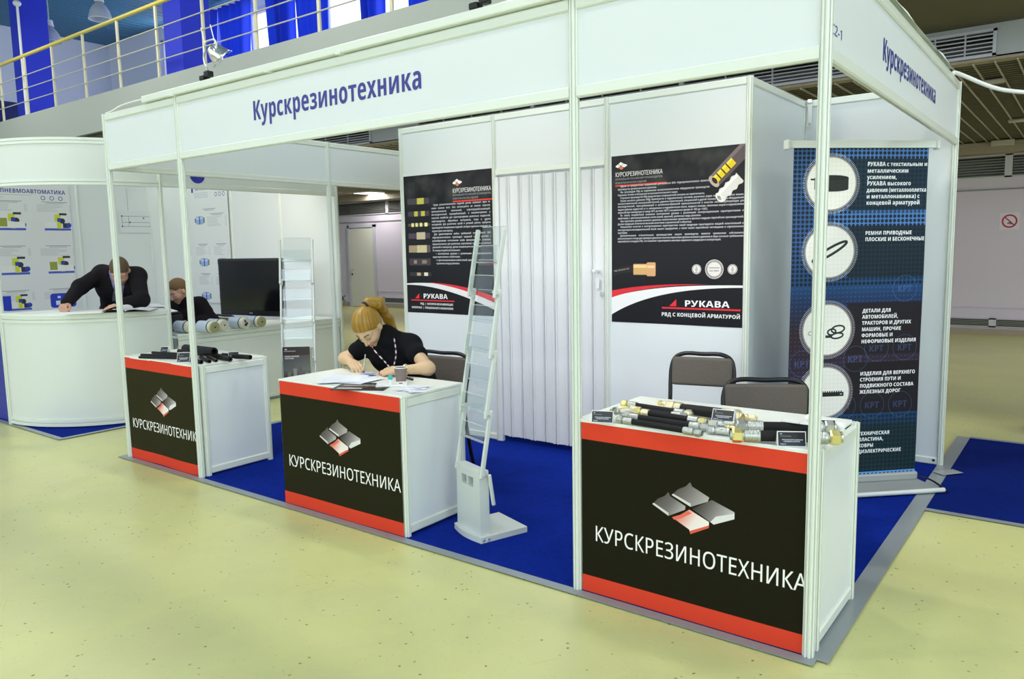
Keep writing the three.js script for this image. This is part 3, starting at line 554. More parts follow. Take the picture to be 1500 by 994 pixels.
  g.fillStyle = '#c8a468'; g.fillRect(w * 0.175, h * 0.645, w * 0.12, h * 0.065); g.fillStyle = '#e2c48c'; g.fillRect(w * 0.175, h * 0.652, w * 0.12, h * 0.016); g.fillStyle = '#cfa070'; g.beginPath(); g.roundRect(w * 0.28, h * 0.636, w * 0.07, h * 0.082, 10); g.fill(); g.fillStyle = '#e6c49a'; g.fillRect(w * 0.285, h * 0.655, w * 0.055, h * 0.014);
  for (const [cx, r] of [[0.655, 0.033], [0.78, 0.064], [0.905, 0.033]]) {
    g.fillStyle = '#dcd8d4'; g.beginPath(); g.arc(w * cx, h * 0.676, w * r, 0, 7); g.fill();
    g.strokeStyle = '#3a383a'; g.lineWidth = r > 0.05 ? 14 : 3; if (r > 0.05) g.setLineDash([5, 4]); g.beginPath(); g.arc(w * cx, h * 0.676, w * r * 0.84, 0, 7); g.stroke(); g.setLineDash([]);
    g.fillStyle = '#77727a'; if (r < 0.05) for (let i = -2; i <= 2; i++) g.fillRect(w * cx - 12 + Math.abs(i) * 3, h * 0.676 + i * 9, 24 - Math.abs(i) * 6, 4); else { g.fillRect(w * cx - 40, h * 0.666, 80, 5); g.font = 'bold 18px sans-serif'; g.textAlign = 'center'; g.fillText('ISO 9001', w * cx, h * 0.69); g.textAlign = 'left'; }
  }
  g.beginPath(); g.moveTo(0, h * 0.845); g.bezierCurveTo(w * 0.3, h * 0.78, w * 0.6, h * 0.765, w, h * 0.765); g.lineTo(w, h * 0.778); g.bezierCurveTo(w * 0.6, h * 0.78, w * 0.25, h * 0.83, 0, h * 0.955); g.fillStyle = '#e8eaea'; g.fill();
  g.beginPath(); g.moveTo(0, h * 0.808); g.bezierCurveTo(w * 0.2, h * 0.775, w * 0.45, h * 0.758, w * 0.75, h * 0.762); g.bezierCurveTo(w * 0.45, h * 0.768, w * 0.2, h * 0.795, 0, h * 0.85); g.fillStyle = '#d8303a'; g.fill();
  poly(g, [[w * 0.455, h * 0.892], [w * 0.508, h * 0.85], [w * 0.508, h * 0.892]], '#e0303c');
  g.fillStyle = '#f5f5f5'; fitText(g, 'РУКАВА', w * 0.565, h * 0.892, w * 0.325, 'bold 64px sans-serif');
  g.fillStyle = '#e0303c'; g.fillRect(w * 0.4, h * 0.898, w * 0.565, h * 0.01);
  g.fillStyle = '#f2f2f2'; fitText(g, 'РВД С КОНЦЕВОЙ АРМАТУРОЙ', w * 0.395, h * 0.952, w * 0.57, 'bold 40px sans-serif');
});
function sheet(w, h, nx, ny, wave) {
  const g = new THREE.PlaneGeometry(w, h, nx, ny), p = g.attributes.position;
  for (let i = 0; i < p.count; i++) p.setZ(i, wave(p.getX(i), p.getY(i)));
  g.computeVertexNormals(); return g;
}
const posterMat = (t) => phy({ map: t, roughness: 0.5, specularIntensity: 0.45 });
single('hose_poster', 'black poster with seven hose cutaways stacked down its left edge', 'poster', sheet(0.95, 1.125, 24, 28, (x, y) => 0.0055 + 0.0016 * Math.sin(x * 9 + y * 5) * Math.cos(y * 7)).translate(0, 0.5625, 0), posterMat(poster1Tex), [1.5295, 0.984, S]);
single('hose_poster', 'black poster with a brass hose fitting and a yellow braided hose', 'poster', sheet(0.945, 1.12, 24, 28, (x, y) => 0.0055 + 0.0016 * Math.sin(x * 8 - y * 4) * Math.cos(y * 8 + 1)).translate(0, 0.56, 0), posterMat(poster2Tex), [3.505, 0.987, S]);

// ---------------------------------------------------------------- our three counters
// local origin: front left foot; x to the right, z = 0 the front face, -z into the booth
function logoCounter(label, x0, w, depth, h, sideZ, ownFront, textX0, textX1, ink, wave) {
  const c = thing('logo_counter', label, 'counter', [x0, 0.0065, 0], 0);
  const ph = postGeo(h - 0.004), zb = -depth;
  const legs = ownFront ? [[0.0, -0.02], [w, -0.02], [0.0, zb], [w, zb]] : [[0.03, sideZ], [w, sideZ], [0.03, zb], [w, zb]];
  for (const [x, z] of legs) mesh('leg_post', ph, M.alu, c).position.set(x, 0, z);
  for (const x of [legs[0][0], w]) {                             // framed side panels
    const L = Math.abs(zb - legs[0][1]) - 0.034, zc = (zb + legs[0][1]) / 2;
    const sd = new THREE.Group(); sd.name = 'side_panel'; sd.position.set(x, 0, zc); sd.rotation.y = Math.PI / 2; c.add(sd);
    mesh('top_rail', railGeo(L), M.alu, sd).position.y = h - 0.062; mesh('bottom_rail', railGeo(L), M.alu, sd).position.y = 0.012;
    mesh('infill', box(L, h - 0.1, 0.006, 0, h / 2 - 0.004, 0), M.panel, sd);
  }
  mesh('worktop', rbox(w + (ownFront ? 0.03 : -0.01), 0.016, depth + 0.01, 0.004, w / 2 + (ownFront ? 0 : -0.005), h - 0.004, -depth / 2 - 0.002), M.top, c);
  mesh('front_panel', box(w - 0.05, h - 0.03, 0.006, w / 2, h / 2, -0.022), M.panel, c);
  const bw = ownFront ? w : w - 0.044, bx = ownFront ? w / 2 : w / 2 + 0.003, bh = h - 0.008, bl = bx - bw / 2;
  const t = bannerTex(bw, bh, textX0 - bl, textX1 - bl, ink);
  mesh('banner', sheet(bw, bh, 40, 30, wave).translate(bx, bh / 2 + 0.003, ownFront ? 0.004 : 0.001), phy({ map: t, roughness: 0.85, specularIntensity: 0.3, bumpMap: fineNoise, bumpScale: 0.0006 }), c);
  return c;
}
const CH = 0.76;
logoCounter('logo counter at the aisle end topped with black rubber tubes', 0, P1, 0.54, CH, -0.05, false, 0.07, 0.965, '#2b2a13', (x, y) => 0.002 + 0.004 * Math.sin(x * 11 + y * 3) * (0.5 - y));
logoCounter('free-standing logo counter where the woman in black sits writing', 1.868, 1.0, 0.47, 0.75, 0, true, 0.05, 0.988, '#22210d', (x, y) => 0.0015 + 0.002 * Math.sin(x * 9 + 1) * (0.4 - y));
logoCounter('logo counter at the open corner topped with fitted hydraulic hoses', P2, W - P2, 0.575, 0.764, -0.06, false, 0.085, 0.978, '#1b190a', (x, y) => 0.0015 + 0.003 * Math.sin(x * 8) * Math.max(0, -y - 0.1));

// ---------------------------------------------------------------- roll-up banner
{
  const W2 = 0.85, H2 = 2.0;
  const tex = canvasTex(870, 2048, (g, w, h) => {
    const gr = [[0, '#2f5a8c'], [0.28, '#2a5288'], [0.4, '#104272'], [0.46, '#142a52'], [0.55, '#2a1c26'], [0.68, '#241e34'], [0.8, '#0f3a66'], [0.86, '#123040'], [0.97, '#123a44'], [1, '#5a92d8']];
    for (let i = 0; i < gr.length - 1; i++) { const q = g.createLinearGradient(0, gr[i][0] * h, 0, gr[i + 1][0] * h); q.addColorStop(0, gr[i][1]); q.addColorStop(1, gr[i + 1][1]); g.fillStyle = q; g.fillRect(0, gr[i][0] * h, w, (gr[i + 1][0] - gr[i][0]) * h + 1); }
    g.fillStyle = '#4578b8'; g.fillRect(w * 0.3, 0, w, h * 0.036); g.fillRect(w * 0.3, h * 0.186, w, h * 0.046);
    const panels = [[0.036, 0.186, '#06283a'], [0.232, 0.385, '#08202e'], [0.46, 0.618, '#17121a'], [0.642, 0.8, '#140f14'], [0.838, 0.984, '#0b2c34']];
    for (const [a, b, c] of panels) { g.fillStyle = c; g.globalAlpha = 0.9; g.fillRect(w * 0.42, a * h, w * 0.58, (b - a) * h); g.globalAlpha = 1; }
    for (let y = 0; y < h; y += 27) for (let x = 0; x < w; x += 27) {
      const v = y / h, dark = v < 0.4 || v > 0.97; g.fillStyle = dark ? 'rgba(10,18,30,0.9)' : v > 0.8 ? 'rgba(4,14,22,0.6)' : 'rgba(150,160,190,0.22)';
      if (x > w * 0.42 && panels.some(([a, b]) => v > a && v < b)) g.fillStyle = 'rgba(2,8,14,0.5)';
      g.beginPath(); if (dark || v > 0.8) g.arc(x + 13, y + 13, 10.5, 0, 7); else g.ellipse(x + 13, y + 13, 8, 3, -0.4, 0, 7); g.fill();
    }
    g.fillStyle = '#5c96dc'; g.fillRect(0, h * 0.984, w, h * 0.016); g.fillStyle = '#0a2038'; for (let x = 8; x < w; x += 27) { g.beginPath(); g.arc(x, h * 0.992, 8, 0, 7); g.fill(); }
    g.strokeStyle = 'rgba(90,120,190,0.4)'; g.lineWidth = 4; g.fillStyle = 'rgba(90,120,190,0.4)'; g.font = 'bold 56px sans-serif';
    for (const [a, b] of [[0.86, 0.42], [0.1, 0.64], [0.5, 0.63], [0.42, 0.775], [0.64, 0.775], [0.86, 0.775], [0.88, 0.6], [0.66, 0.6]]) { g.beginPath(); g.arc(a * w, b * h, 80, 0, 7); g.stroke(); g.fillText('КРТ', a * w - 52, b * h + 20); }
    const cy = [0.107, 0.306, 0.539, 0.729, 0.915];
    for (const v of cy) {
      const x = w * 0.28, y = v * h, r = w * 0.188;
      g.strokeStyle = '#dfe4ee'; g.lineWidth = 2.4; for (let i = 0; i < 110; i++) { const a = i / 110 * Math.PI * 2; g.beginPath(); g.moveTo(x + Math.cos(a) * r * 1.02, y + Math.sin(a) * r * 1.02); g.lineTo(x + Math.cos(a) * r * 1.11, y + Math.sin(a) * r * 1.11); g.stroke(); }
      g.fillStyle = '#8d8684'; g.beginPath(); g.arc(x, y, r, 0, 7); g.fill(); g.fillStyle = '#e4e4de'; g.beginPath(); g.arc(x, y, r * 0.94, 0, 7); g.fill();
      g.strokeStyle = 'rgba(150,150,140,0.18)'; g.lineWidth = 2; g.save(); g.beginPath(); g.arc(x, y, r * 0.94, 0, 7); g.clip(); for (let k = -8; k < 9; k++) { g.beginPath(); g.moveTo(x - r, y + k * 26); g.lineTo(x + r, y + k * 26); g.moveTo(x + k * 26, y - r); g.lineTo(x + k * 26, y + r); g.stroke(); } g.restore();
    }
    const X = w * 0.28; let y = cy[0] * h;
    g.fillStyle = '#1d211f'; g.beginPath(); g.ellipse(X, y - 34, 108, 16, 0, 0, 7); g.fill(); g.fillRect(X - 108, y - 34, 216, 66); g.beginPath(); g.ellipse(X, y + 32, 108, 16, 0, 0, 7); g.fill(); g.fillRect(X - 132, y - 30, 30, 10);
    g.strokeStyle = '#454b47'; g.lineWidth = 2; for (let k = 0; k < 6; k++) { g.beginPath(); g.ellipse(X, y - 26 + k * 11, 106, 13, 0, 0, 3.14); g.stroke(); }
    y = cy[1] * h; g.strokeStyle = '#26282a'; g.lineWidth = 15; g.save(); g.translate(X, y); g.rotate(-0.5); g.beginPath(); g.ellipse(0, 0, 122, 20, 0, 0, 7); g.stroke(); g.restore();
    y = cy[2] * h + 20; g.lineWidth = 10; for (const [dx, dy, rx, ry] of [[70, -22, 42, 22], [30, -6, 26, 18], [66, 18, 38, 16]]) { g.beginPath(); g.ellipse(X + dx, y + dy, rx, ry, -0.15, 0, 7); g.stroke(); } g.fillStyle = '#26282a'; g.fillRect(X - 96, y + 22, 30, 14); g.fillRect(X - 10, y + 14, 40, 16); g.lineWidth = 3; g.beginPath(); g.ellipse(X - 80, y, 42, 16, 0, 0, 7); g.stroke();
    y = cy[3] * h; g.fillStyle = '#1f2022'; g.fillRect(X - 30, y + 2, 150, 26); poly(g, [[X - 132, y + 42], [X - 110, y + 44], [X - 20, y - 36], [X - 40, y - 40]], '#1f2022'); for (let k = 0; k < 9; k++) g.fillRect(X - 20 + k * 15, y - 6, 8, 9); g.fillStyle = '#d8d8d4'; g.fillRect(X + 96, y + 12, 14, 5);
    g.fillStyle = '#2a2c30'; g.fillRect(X - 90, cy[4] * h - 12, 180, 30);
    g.fillStyle = '#f2f4f6'; g.font = 'bold 34px sans-serif';
    const block = (lines, v, up) => lines.forEach((s, i) => { g.font = `bold ${up ? 33 : 36}px sans-serif`; const m = g.measureText(s).width, mx = w * 0.455; g.save(); g.translate(w * 0.54, v * h + i * h * 0.0187); g.scale(Math.min(0.92, mx / m), 1); g.fillText(s, 0, 0); g.restore(); });
    block(['РУКАВА с текстильным и', 'металлическим', 'усилением,', 'РУКАВА высокого', 'давления (металлооплетка', 'и металлонавивка) с', 'концевой арматурой'], 0.058);
    block(['РЕМНИ ПРИВОДНЫЕ', 'ПЛОСКИЕ И БЕСКОНЕЧНЫЕ'], 0.258, 1);
    block(['ДЕТАЛИ ДЛЯ', 'АВТОМОБИЛЕЙ,', 'ТРАКТОРОВ И ДРУГИХ', 'МАШИН, ПРОЧИЕ', 'ФОРМОВЫЕ И', 'НЕФОРМОВЫЕ ИЗДЕЛИЯ'], 0.49, 1);
    block(['ИЗДЕЛИЯ ДЛЯ ВЕРХНЕГО', 'СТРОЕНИЯ ПУТИ И', 'ПОДВИЖНОГО СОСТАВА', 'ЖЕЛЕЗНЫХ ДОРОГ'], 0.682, 1);
    block(['ТЕХНИЧЕСКАЯ', 'ПЛАСТИНА,', 'КОВРЫ', 'ДИЭЛЕКТРИЧЕСКИЕ'], 0.868, 1);
  });
  const r = thing('roll_up_banner', 'tall blue roll-up banner with round product pictures in the back corner', 'banner', [4.555, 0.0065, -2.18], 0.775);
  mesh('print', sheet(W2, H2, 16, 30, (x, y) => 0.004 * Math.cos(x * 5) + 0.002 * Math.sin(y * 6)).translate(0, 0.055 + H2 / 2, 0), phy({ map: tex, roughness: 0.55, specularIntensity: 0.5, side: THREE.DoubleSide }), r);
  const bar = extrude([[-0.012, 0], [0.014, 0], [0.02, 0.012], [0.02, 0.03], [0.012, 0.042], [-0.012, 0.042]], 0.93).rotateY(Math.PI / 2).translate(-0.465, 2.045, 0);
  mesh('top_bar', bar, M.rackGrey, r);
  for (const s of [-1, 1]) mesh('end_cap', rbox(0.02, 0.055, 0.045, 0.006, s * 0.472, 2.063, 0.002), M.rackGrey, r);
  mesh('base_plate', rbox(0.9, 0.018, 0.26, 0.006, 0.0, 0.012, 0.09), M.baseGrey, r);
  mesh('cassette', rbox(0.88, 0.055, 0.07, 0.014, 0, 0.045, -0.02), M.baseGrey, r);
  mesh('front_bar', rod([-0.46, 0.02, 0.225], [0.46, 0.02, 0.225], 0.014), M.rackGrey, r);
  for (const s of [-1, 1]) mesh('foot_wire', tube([[s * 0.44, 0.045, 0.02], [s * 0.47, 0.04, 0.08], [s * 0.475, 0.02, 0.2], [s * 0.465, 0.014, 0.24]], 0.006), M.black, r);
  mesh('support_pole', rod([0, 0.05, -0.045], [0, 2.05, -0.012], 0.008), M.silver, r);
}
// ---------------------------------------------------------------- folding literature stands
function literatureStand(label, x, z, turn) {
  const s = thing('literature_stand', label, 'brochure stand', [x, 0.0065, z], turn);
  const base = []; for (let i = 0; i <= 10; i++) base.push([-0.14 + 0.28 * i / 10, -(0.035 + 0.02 * Math.sin(Math.PI * i / 10))]); base.push([0.14, 0.25], [-0.14, 0.25]);
  mesh('base_plate', extrude(base, 0.03).rotateX(-Math.PI / 2), M.rackGrey, s);
  for (const sx of [0.141]) for (const z of [0.02, -0.01]) mesh('screw', rod([sx - 0.002, 0.015, z], [sx + 0.004, 0.015, z], 0.006), M.silver, s);
  const rr_ = (x0, y0, x1, y1) => [[x0, y0], [x1, y0], [x1, y1], [x0, y1]];
  mesh('front_box', extrude([[-0.122, 0.03], [0.122, 0.03], [0.117, 0.37], [-0.117, 0.37]], 0.055, [rr_(-0.065, 0.275, -0.012, 0.325), rr_(0.0, 0.275, 0.055, 0.325)]).translate(0, 0, -0.03), M.rackGrey, s);
  const ty = [0.34, 0.645, 0.95, 1.255];
  ty.forEach((y, i) => {
    const L = 0.355, zo = -0.01 - i * 0.034;
    for (const sx of [-1, 1]) {
      const a = mesh('side_arm', rbox(0.016, L, 0.026, 0.007), M.rackGrey, s); a.position.set(sx * 0.126, y + L / 2 - 0.01, -0.005 + zo); a.rotation.x = -0.185;
      if (i < 3) { const b = mesh('link_arm', rbox(0.01, 0.05, 0.018, 0.005), M.rackGrey, s); b.position.set(sx * 0.114, y + L - 0.04, -0.016 + zo); b.rotation.x = 0.4; }
      mesh('pivot', rod([sx * 0.11, y + 0.01, 0.016 + zo], [sx * 0.137, y + 0.01, 0.016 + zo], 0.009), M.silver, s);
    }
    for (const [dy, dz] of [[0.02, 0.02], [0.17, -0.01]]) {
      if (i === 0 && dy < 0.1) continue;
      const t = new THREE.Group(); t.name = 'acrylic_tray'; t.position.set(0, y + dy, dz + zo); t.rotation.x = -0.16; s.add(t);
      mesh('back_plate', box(0.222, i === 3 && dy > 0.1 ? 0.2 : 0.16, 0.003, 0, 0.09, -0.018), M.acrylic, t);
      mesh('front_lip', box(0.222, 0.085, 0.003, 0, 0.043, 0.018), M.acrylic, t);
      mesh('tray_floor', box(0.222, 0.003, 0.038, 0, 0.0015, 0), M.acrylic, t);
      mesh('lip_edge', rbox(0.224, 0.003, 0.004, 0.001, 0, 0.086, 0.018), M.acrylicEdge, t); mesh('back_edge', rbox(0.224, 0.003, 0.004, 0.001, 0, i === 3 && dy > 0.1 ? 0.19 : 0.17, -0.018), M.acrylicEdge, t);
    }
  });
  const hinge = mesh('hinge_rod', rod([-0.14, 0.35, 0.0], [0.145, 0.35, 0.0], 0.007), M.chrome, s);
  const br = mesh('brace', rbox(0.016, 0.17, 0.02, 0.007), M.rackGrey, s); br.position.set(0.136, 0.27, -0.035); br.rotation.x = 0.14;
  return s;
}
literatureStand('empty grey literature stand with clear trays beside the writing woman', 3.14, -0.235, -0.34);
literatureStand('clear literature stand in the gap beside the aisle holding one dark brochure', 0.73, -1.0, 0.72);
{ // brochure in the lowest trays of the far stand
  const t = canvasTex(420, 594, (g, w, h) => {
    g.fillStyle = '#2c2a2a'; g.fillRect(0, 0, w, h); g.fillStyle = '#3a2522'; g.fillRect(0, h * 0.1, w, h * 0.12);
    const q = g.createLinearGradient(0, h * 0.22, 0, h); q.addColorStop(0, '#4a4c4a'); q.addColorStop(0.5, '#777a76'); q.addColorStop(1, '#222'); g.fillStyle = q; g.fillRect(0, h * 0.22, w, h);
    logo(g, 50, 40, 0.14, true); g.fillStyle = '#eee'; fitText(g, 'КУРСКРЕЗИНОТЕХНИКА', 20, 76, 180, '22px sans-serif'); g.font = 'bold 26px sans-serif'; fitText(g, 'РУКАВА НАПОРНЫЕ', 30, 160, 220, 'bold 28px sans-serif'); fitText(g, 'ПЛЕТЕНЫЕ', 30, 192, 140, 'bold 28px sans-serif');
    for (const [x, hh, c] of [[0.15, 0.24, '#8a867c'], [0.36, 0.32, '#a8a496'], [0.56, 0.36, '#6a6866'], [0.8, 0.22, '#8c8a84']]) { g.fillStyle = c; g.fillRect(x * w, h * (0.9 - hh), w * 0.13, h * hh); g.fillStyle = '#c9b54a'; g.fillRect(x * w, h * 0.86, w * 0.13, h * 0.04); }
    g.beginPath(); g.moveTo(0, h); g.quadraticCurveTo(w * 0.4, h * 0.93, w, h * 0.93); g.lineTo(w, h * 0.95); g.quadraticCurveTo(w * 0.4, h * 0.96, w * 0.1, h); g.fillStyle = '#eee'; g.fill(); g.fillStyle = '#d03030'; g.fillRect(0, h * 0.96, w * 0.14, h * 0.04);
  });
  const b = thing('brochure', 'dark product brochure standing in the literature stand by the aisle', 'brochure', [0.745, 0.475, -0.975], 0.72);
  mesh('cover', new THREE.PlaneGeometry(0.21, 0.297).translate(0, 0.1485, 0.0032), std({ map: t, roughness: 0.35 }), b); mesh('pages', box(0.21, 0.297, 0.005, 0, 0.1485, 0), M.paper, b);
  b.rotation.x = 0; 
}

// ---------------------------------------------------------------- chairs
function chair(label, x, z, turn, o = {}) {
  const bw = o.w ?? 0.44, top = o.top ?? 0.82, padTop = top - 0.008, padBot = o.padBot ?? 0.5, c = thing('visitor_chair', label, 'chair', [x, 0.0065, z], turn, o.group);
  const r = 0.0125, h = bw / 2;   // faces +z; back at z = -0.2
  for (const s of [-1, 1]) {
    mesh('front_leg', tube([[s * (h - 0.01), r, 0.24], [s * (h - 0.01), 0.25, 0.21], [s * (h - 0.01), 0.42, 0.18], [s * (h - 0.01), 0.435, 0.1], [s * (h - 0.01), 0.44, -0.16]], r, 30, 10), M.black, c);
    mesh('rear_leg', tube([[s * h, r, -0.27], [s * h, 0.2, -0.22], [s * h, 0.43, -0.175], [s * h, 0.6, -0.19]], r, 24, 10), M.black, c);
  }
  mesh('back_frame', tube([[-h, 0.58, -0.188], [-h, top - 0.08, -0.225], [-h + 0.02, top - 0.025, -0.232], [-h + 0.07, top, -0.236], [0, top, -0.24], [h - 0.07, top, -0.236], [h - 0.02, top - 0.025, -0.232], [h, top - 0.08, -0.225], [h, 0.58, -0.188]], r, 60, 10), M.black, c);
  const ph = padTop - padBot, pad = rbox(bw - 0.01, ph, 0.04, 0.018, 0, 0, 0, 4); { const p = pad.attributes.position; for (let i = 0; i < p.count; i++) { const u = p.getX(i) / h, v = p.getY(i) / ph; p.setZ(i, p.getZ(i) - 0.02 * (1 - u * u) ); if (v > 0.2 && Math.abs(u) > 0.7) p.setY(i, p.getY(i) - 0.05 * (Math.abs(u) - 0.7)); } pad.computeVertexNormals(); }
  const pm = mesh('back_pad', pad, M.greyFabric, c); pm.position.set(0, (padTop + padBot) / 2, -0.205 - 0.03 * (((padTop + padBot) / 2) - 0.5)); pm.rotation.x = -0.1;
  mesh('seat', rbox(bw + 0.02, 0.055, 0.43, 0.024, 0, 0.465, 0.01, 4), M.greyFabric, c);
  return c;
}
chair('grey padded chair with black tube frame that the writing woman sits on', 2.235, -0.80, 0.05, { top: 0.81, padBot: 0.42, w: 0.46 });
chair('grey padded chair with an open gap below its back pad, nearest the storage cabin', 3.925, -1.26, 0.22, { w: 0.36, top: 0.86, padBot: 0.675 });
chair('grey padded chair with a deep back pad between the hose counter and the roll-up banner', 4.475, -0.94, 0.5, { w: 0.42, top: 0.8, padBot: 0.44 });

// ---------------------------------------------------------------- hydraulic hoses with crimped fittings on the corner counter
const TOP3 = 0.775;
const FERR = (r) => { const p = [[0, 0], [r * 0.92, 0], [r, 0.002]]; for (let i = 0; i < 5; i++) { const y = 0.003 + i * 0.0075; p.push([r, y], [r, y + 0.005], [r * 0.93, y + 0.0055], [r * 0.93, y + 0.007]); } p.push([r, 0.042], [r * 0.94, 0.044], [0, 0.044]); return new THREE.LatheGeometry(p.map(([a, b]) => new THREE.Vector2(a, b)), 20); };
function alignY(g, a, dir) { return g.applyQuaternion(new THREE.Quaternion().setFromUnitVectors(new THREE.Vector3(0, 1, 0), dir.clone().normalize())).translate(a.x, a.y, a.z); }
function hexNut(r, h) { const prof = [[0, 0], [r * 0.86, 0], [r, h * 0.14], [r, h * 0.86], [r * 0.86, h], [r * 0.6, h], [r * 0.56, h * 0.6], [0, h * 0.6]]; return toCreasedNormals(new THREE.LatheGeometry(prof.map(([a, b]) => new THREE.Vector2(a, b)), 6), 0.5); }
function fitting(c, end, dir, r, mat, nutMat, len = 1, elbow) {
  const f = new THREE.Group(); f.name = 'fitting'; c.add(f);
  const L = 0.044 * len; mesh('ferrule', alignY(FERR(r * 1.22).scale(1, len, 1), end.clone().addScaledVector(dir, -0.004), dir), mat, f);
  let p = end.clone().addScaledVector(dir, L - 0.004), d = dir.clone();
  if (elbow) { const q = [p, p.clone().addScaledVector(dir, 0.02), p.clone().addScaledVector(dir, 0.035).add(elbow.clone().multiplyScalar(0.012)), p.clone().addScaledVector(dir, 0.042).add(elbow.clone().multiplyScalar(0.035))]; mesh('elbow', tube(q, r * 0.62, 14, 10), nutMat, f); p = q[3]; d = elbow.clone().normalize(); }
  else mesh('neck', rod(p, p.clone().addScaledVector(d, 0.01), r * 0.8), mat, f);
  const n = p.clone().addScaledVector(d, 0.006); mesh('nut', alignY(hexNut(r * 1.38, r * 1.5 + 0.006), n, d), nutMat, f);
  mesh('tip', rod(n.clone().addScaledVector(d, r * 1.1), n.clone().addScaledVector(d, r * 1.9 + 0.006), r * 0.85, r * 0.85, 14, true), mat, f);
}
function hose(label, pa, pb, lift, r, m1, m2, o = {}) {
  const ya = TOP3 + r * 1.25 + lift, a = at(...pa, 1, ya), b = at(...pb, 1, ya + (o.tilt || 0));
  const c = thing('hydraulic_hose', label, 'hose', [0, 0, 0], 0, o.group);
  const mid = a.clone().lerp(b, 0.5).add(new THREE.Vector3(0, 0, o.bow || 0)), pts = [a, mid, b], cv = new THREE.CatmullRomCurve3(pts);
  mesh('hose_body', new THREE.TubeGeometry(cv, 24, r, 16), M.rubber, c);
  if (m1) fitting(c, a, cv.getTangent(0).negate(), r, m1[0], m1[1], m1[2], m1[3]); if (m2) fitting(c, b, cv.getTangent(1), r, m2[0], m2[1], m2[2], m2[3]);
  const o0 = a.clone().lerp(b, 0.5); o0.y = TOP3; c.position.copy(o0); for (const k of c.children) k.position.sub(o0);
  return c;
}
const st = M.steel, br = M.brass, pb = M.paleBrass, up = new THREE.Vector3(0, 0.5, 0.9);
hose('thin black hose with steel ends lying nearest the counter front', [926, 617], [1003, 630], 0, 0.0125, [st, st], [st, st]);
hose('thin black hose with a bent steel end, second from the counter front', [935, 611], [1012, 622], 0.002, 0.0125, [st, st, 1, up], [st, st]);
hose('black hose with a brass nut and a bright yellow bent end', [950, 605], [1010, 614], 0.012, 0.0135, [pb, br, 0.8], [st, br]);
hose('black hose with brass nuts at both ends lying across the others', [932, 594], [990, 603], 0.016, 0.0135, [st, br], [st, pb]);
hose('thick black hose with pale brass ends at the back of the pile', [998, 598], [1058, 607], 0.0, 0.021, [pb, pb, 0.7], [pb, pb]);
hose('short black hose with pale brass ends behind the thick one', [984, 592], [1062, 601], 0.012, 0.009, [pb, br], [pb, pb]);
hose('black hose with pale brass nut beside the tilted card', [1036, 606], [1082, 610], 0.004, 0.0115, null, [pb, pb]);
hose('thin hose with a bent yellow end pointing at the left card', [938, 599], [985, 606], 0.02, 0.0085, [pb, br, 1.2, new THREE.Vector3(-0.6, -0.3, 0.7)], [st, st]);
hose('very thick black hose with large brass hex nuts at the counter front', [1112, 638], [1190, 640], 0, 0.0205, [st, br, 1.3], [st, br, 1.3]);
hose('very thick black hose with steel ends behind the brass-nutted one', [1116, 624], [1186, 625], 0, 0.0185, [st, st, 1.35], [st, st, 1.2]);
hose('short hose stub with a ribbed steel end facing the left', [1068, 632], [1078, 633], 0, 0.013, [st, st, 1.2], null);
hose('small steel ended hose stub behind the tilted card', [1076, 621], [1090, 622], 0, 0.010, [st, st], null);
{ // spare fittings
  const q = at(1062, 631, 1, TOP3 + 0.014), f = thing('hose_fitting', 'loose steel ring fitting standing on edge in front of the tilted card', 'fitting', [q.x - 0.02, TOP3, q.z - 0.03]);
  mesh('ring', new THREE.TorusGeometry(0.013, 0.0035, 10, 24).translate(0, 0.0165, 0), st, f); mesh('stem', rod([0.012, 0.014, 0], [0.036, 0.014, 0.004], 0.004), st, f);
  const q2 = at(1070, 625, 1, TOP3 + 0.012), f2 = thing('hose_fitting', 'loose yellow brass fitting next to the big brass hex nut', 'fitting', [q2.x, TOP3, q2.z]);
  mesh('hex', hexNut(0.012, 0.014).rotateZ(-Math.PI / 2).translate(-0.014, 0.0105, 0), br, f2); mesh('spigot', rod([0, 0.0105, 0], [0.03, 0.0105, 0.002], 0.007), br, f2);
  for (const [px, py, lab] of [[1186, 618, 'clear plastic dome cap at the back of the hose counter'], [1230, 630, 'white plastic dome cap at the edge of the hose counter']]) {
    const p = at(px, py, 1, TOP3), k = thing('dome_cap', lab, 'cap', [p.x, TOP3, p.z], 0, 'plastic caps on the hose counter');
    mesh('dome', new THREE.SphereGeometry(0.022, 20, 12, 0, Math.PI * 2, 0, Math.PI / 2).translate(0, 0.012, 0), M.white, k); mesh('collar', cyl(0.018, 0.02, 0.012, 20).translate(0, 0.006, 0), M.white, k);
  }
  const p = at(1172, 617, 1, TOP3 + 0.05), w = thing('label_strip', 'thin white plastic strip lying on the steel ended thick hose', 'strip', [p.x, TOP3 + 0.042, p.z], -0.05); mesh('strip_half', rbox(0.07, 0.006, 0.02, 0.001, -0.036, 0.003, 0), M.white, w); mesh('strip_half', rbox(0.07, 0.006, 0.02, 0.001, 0.036, 0.003, 0), M.white, w);
}
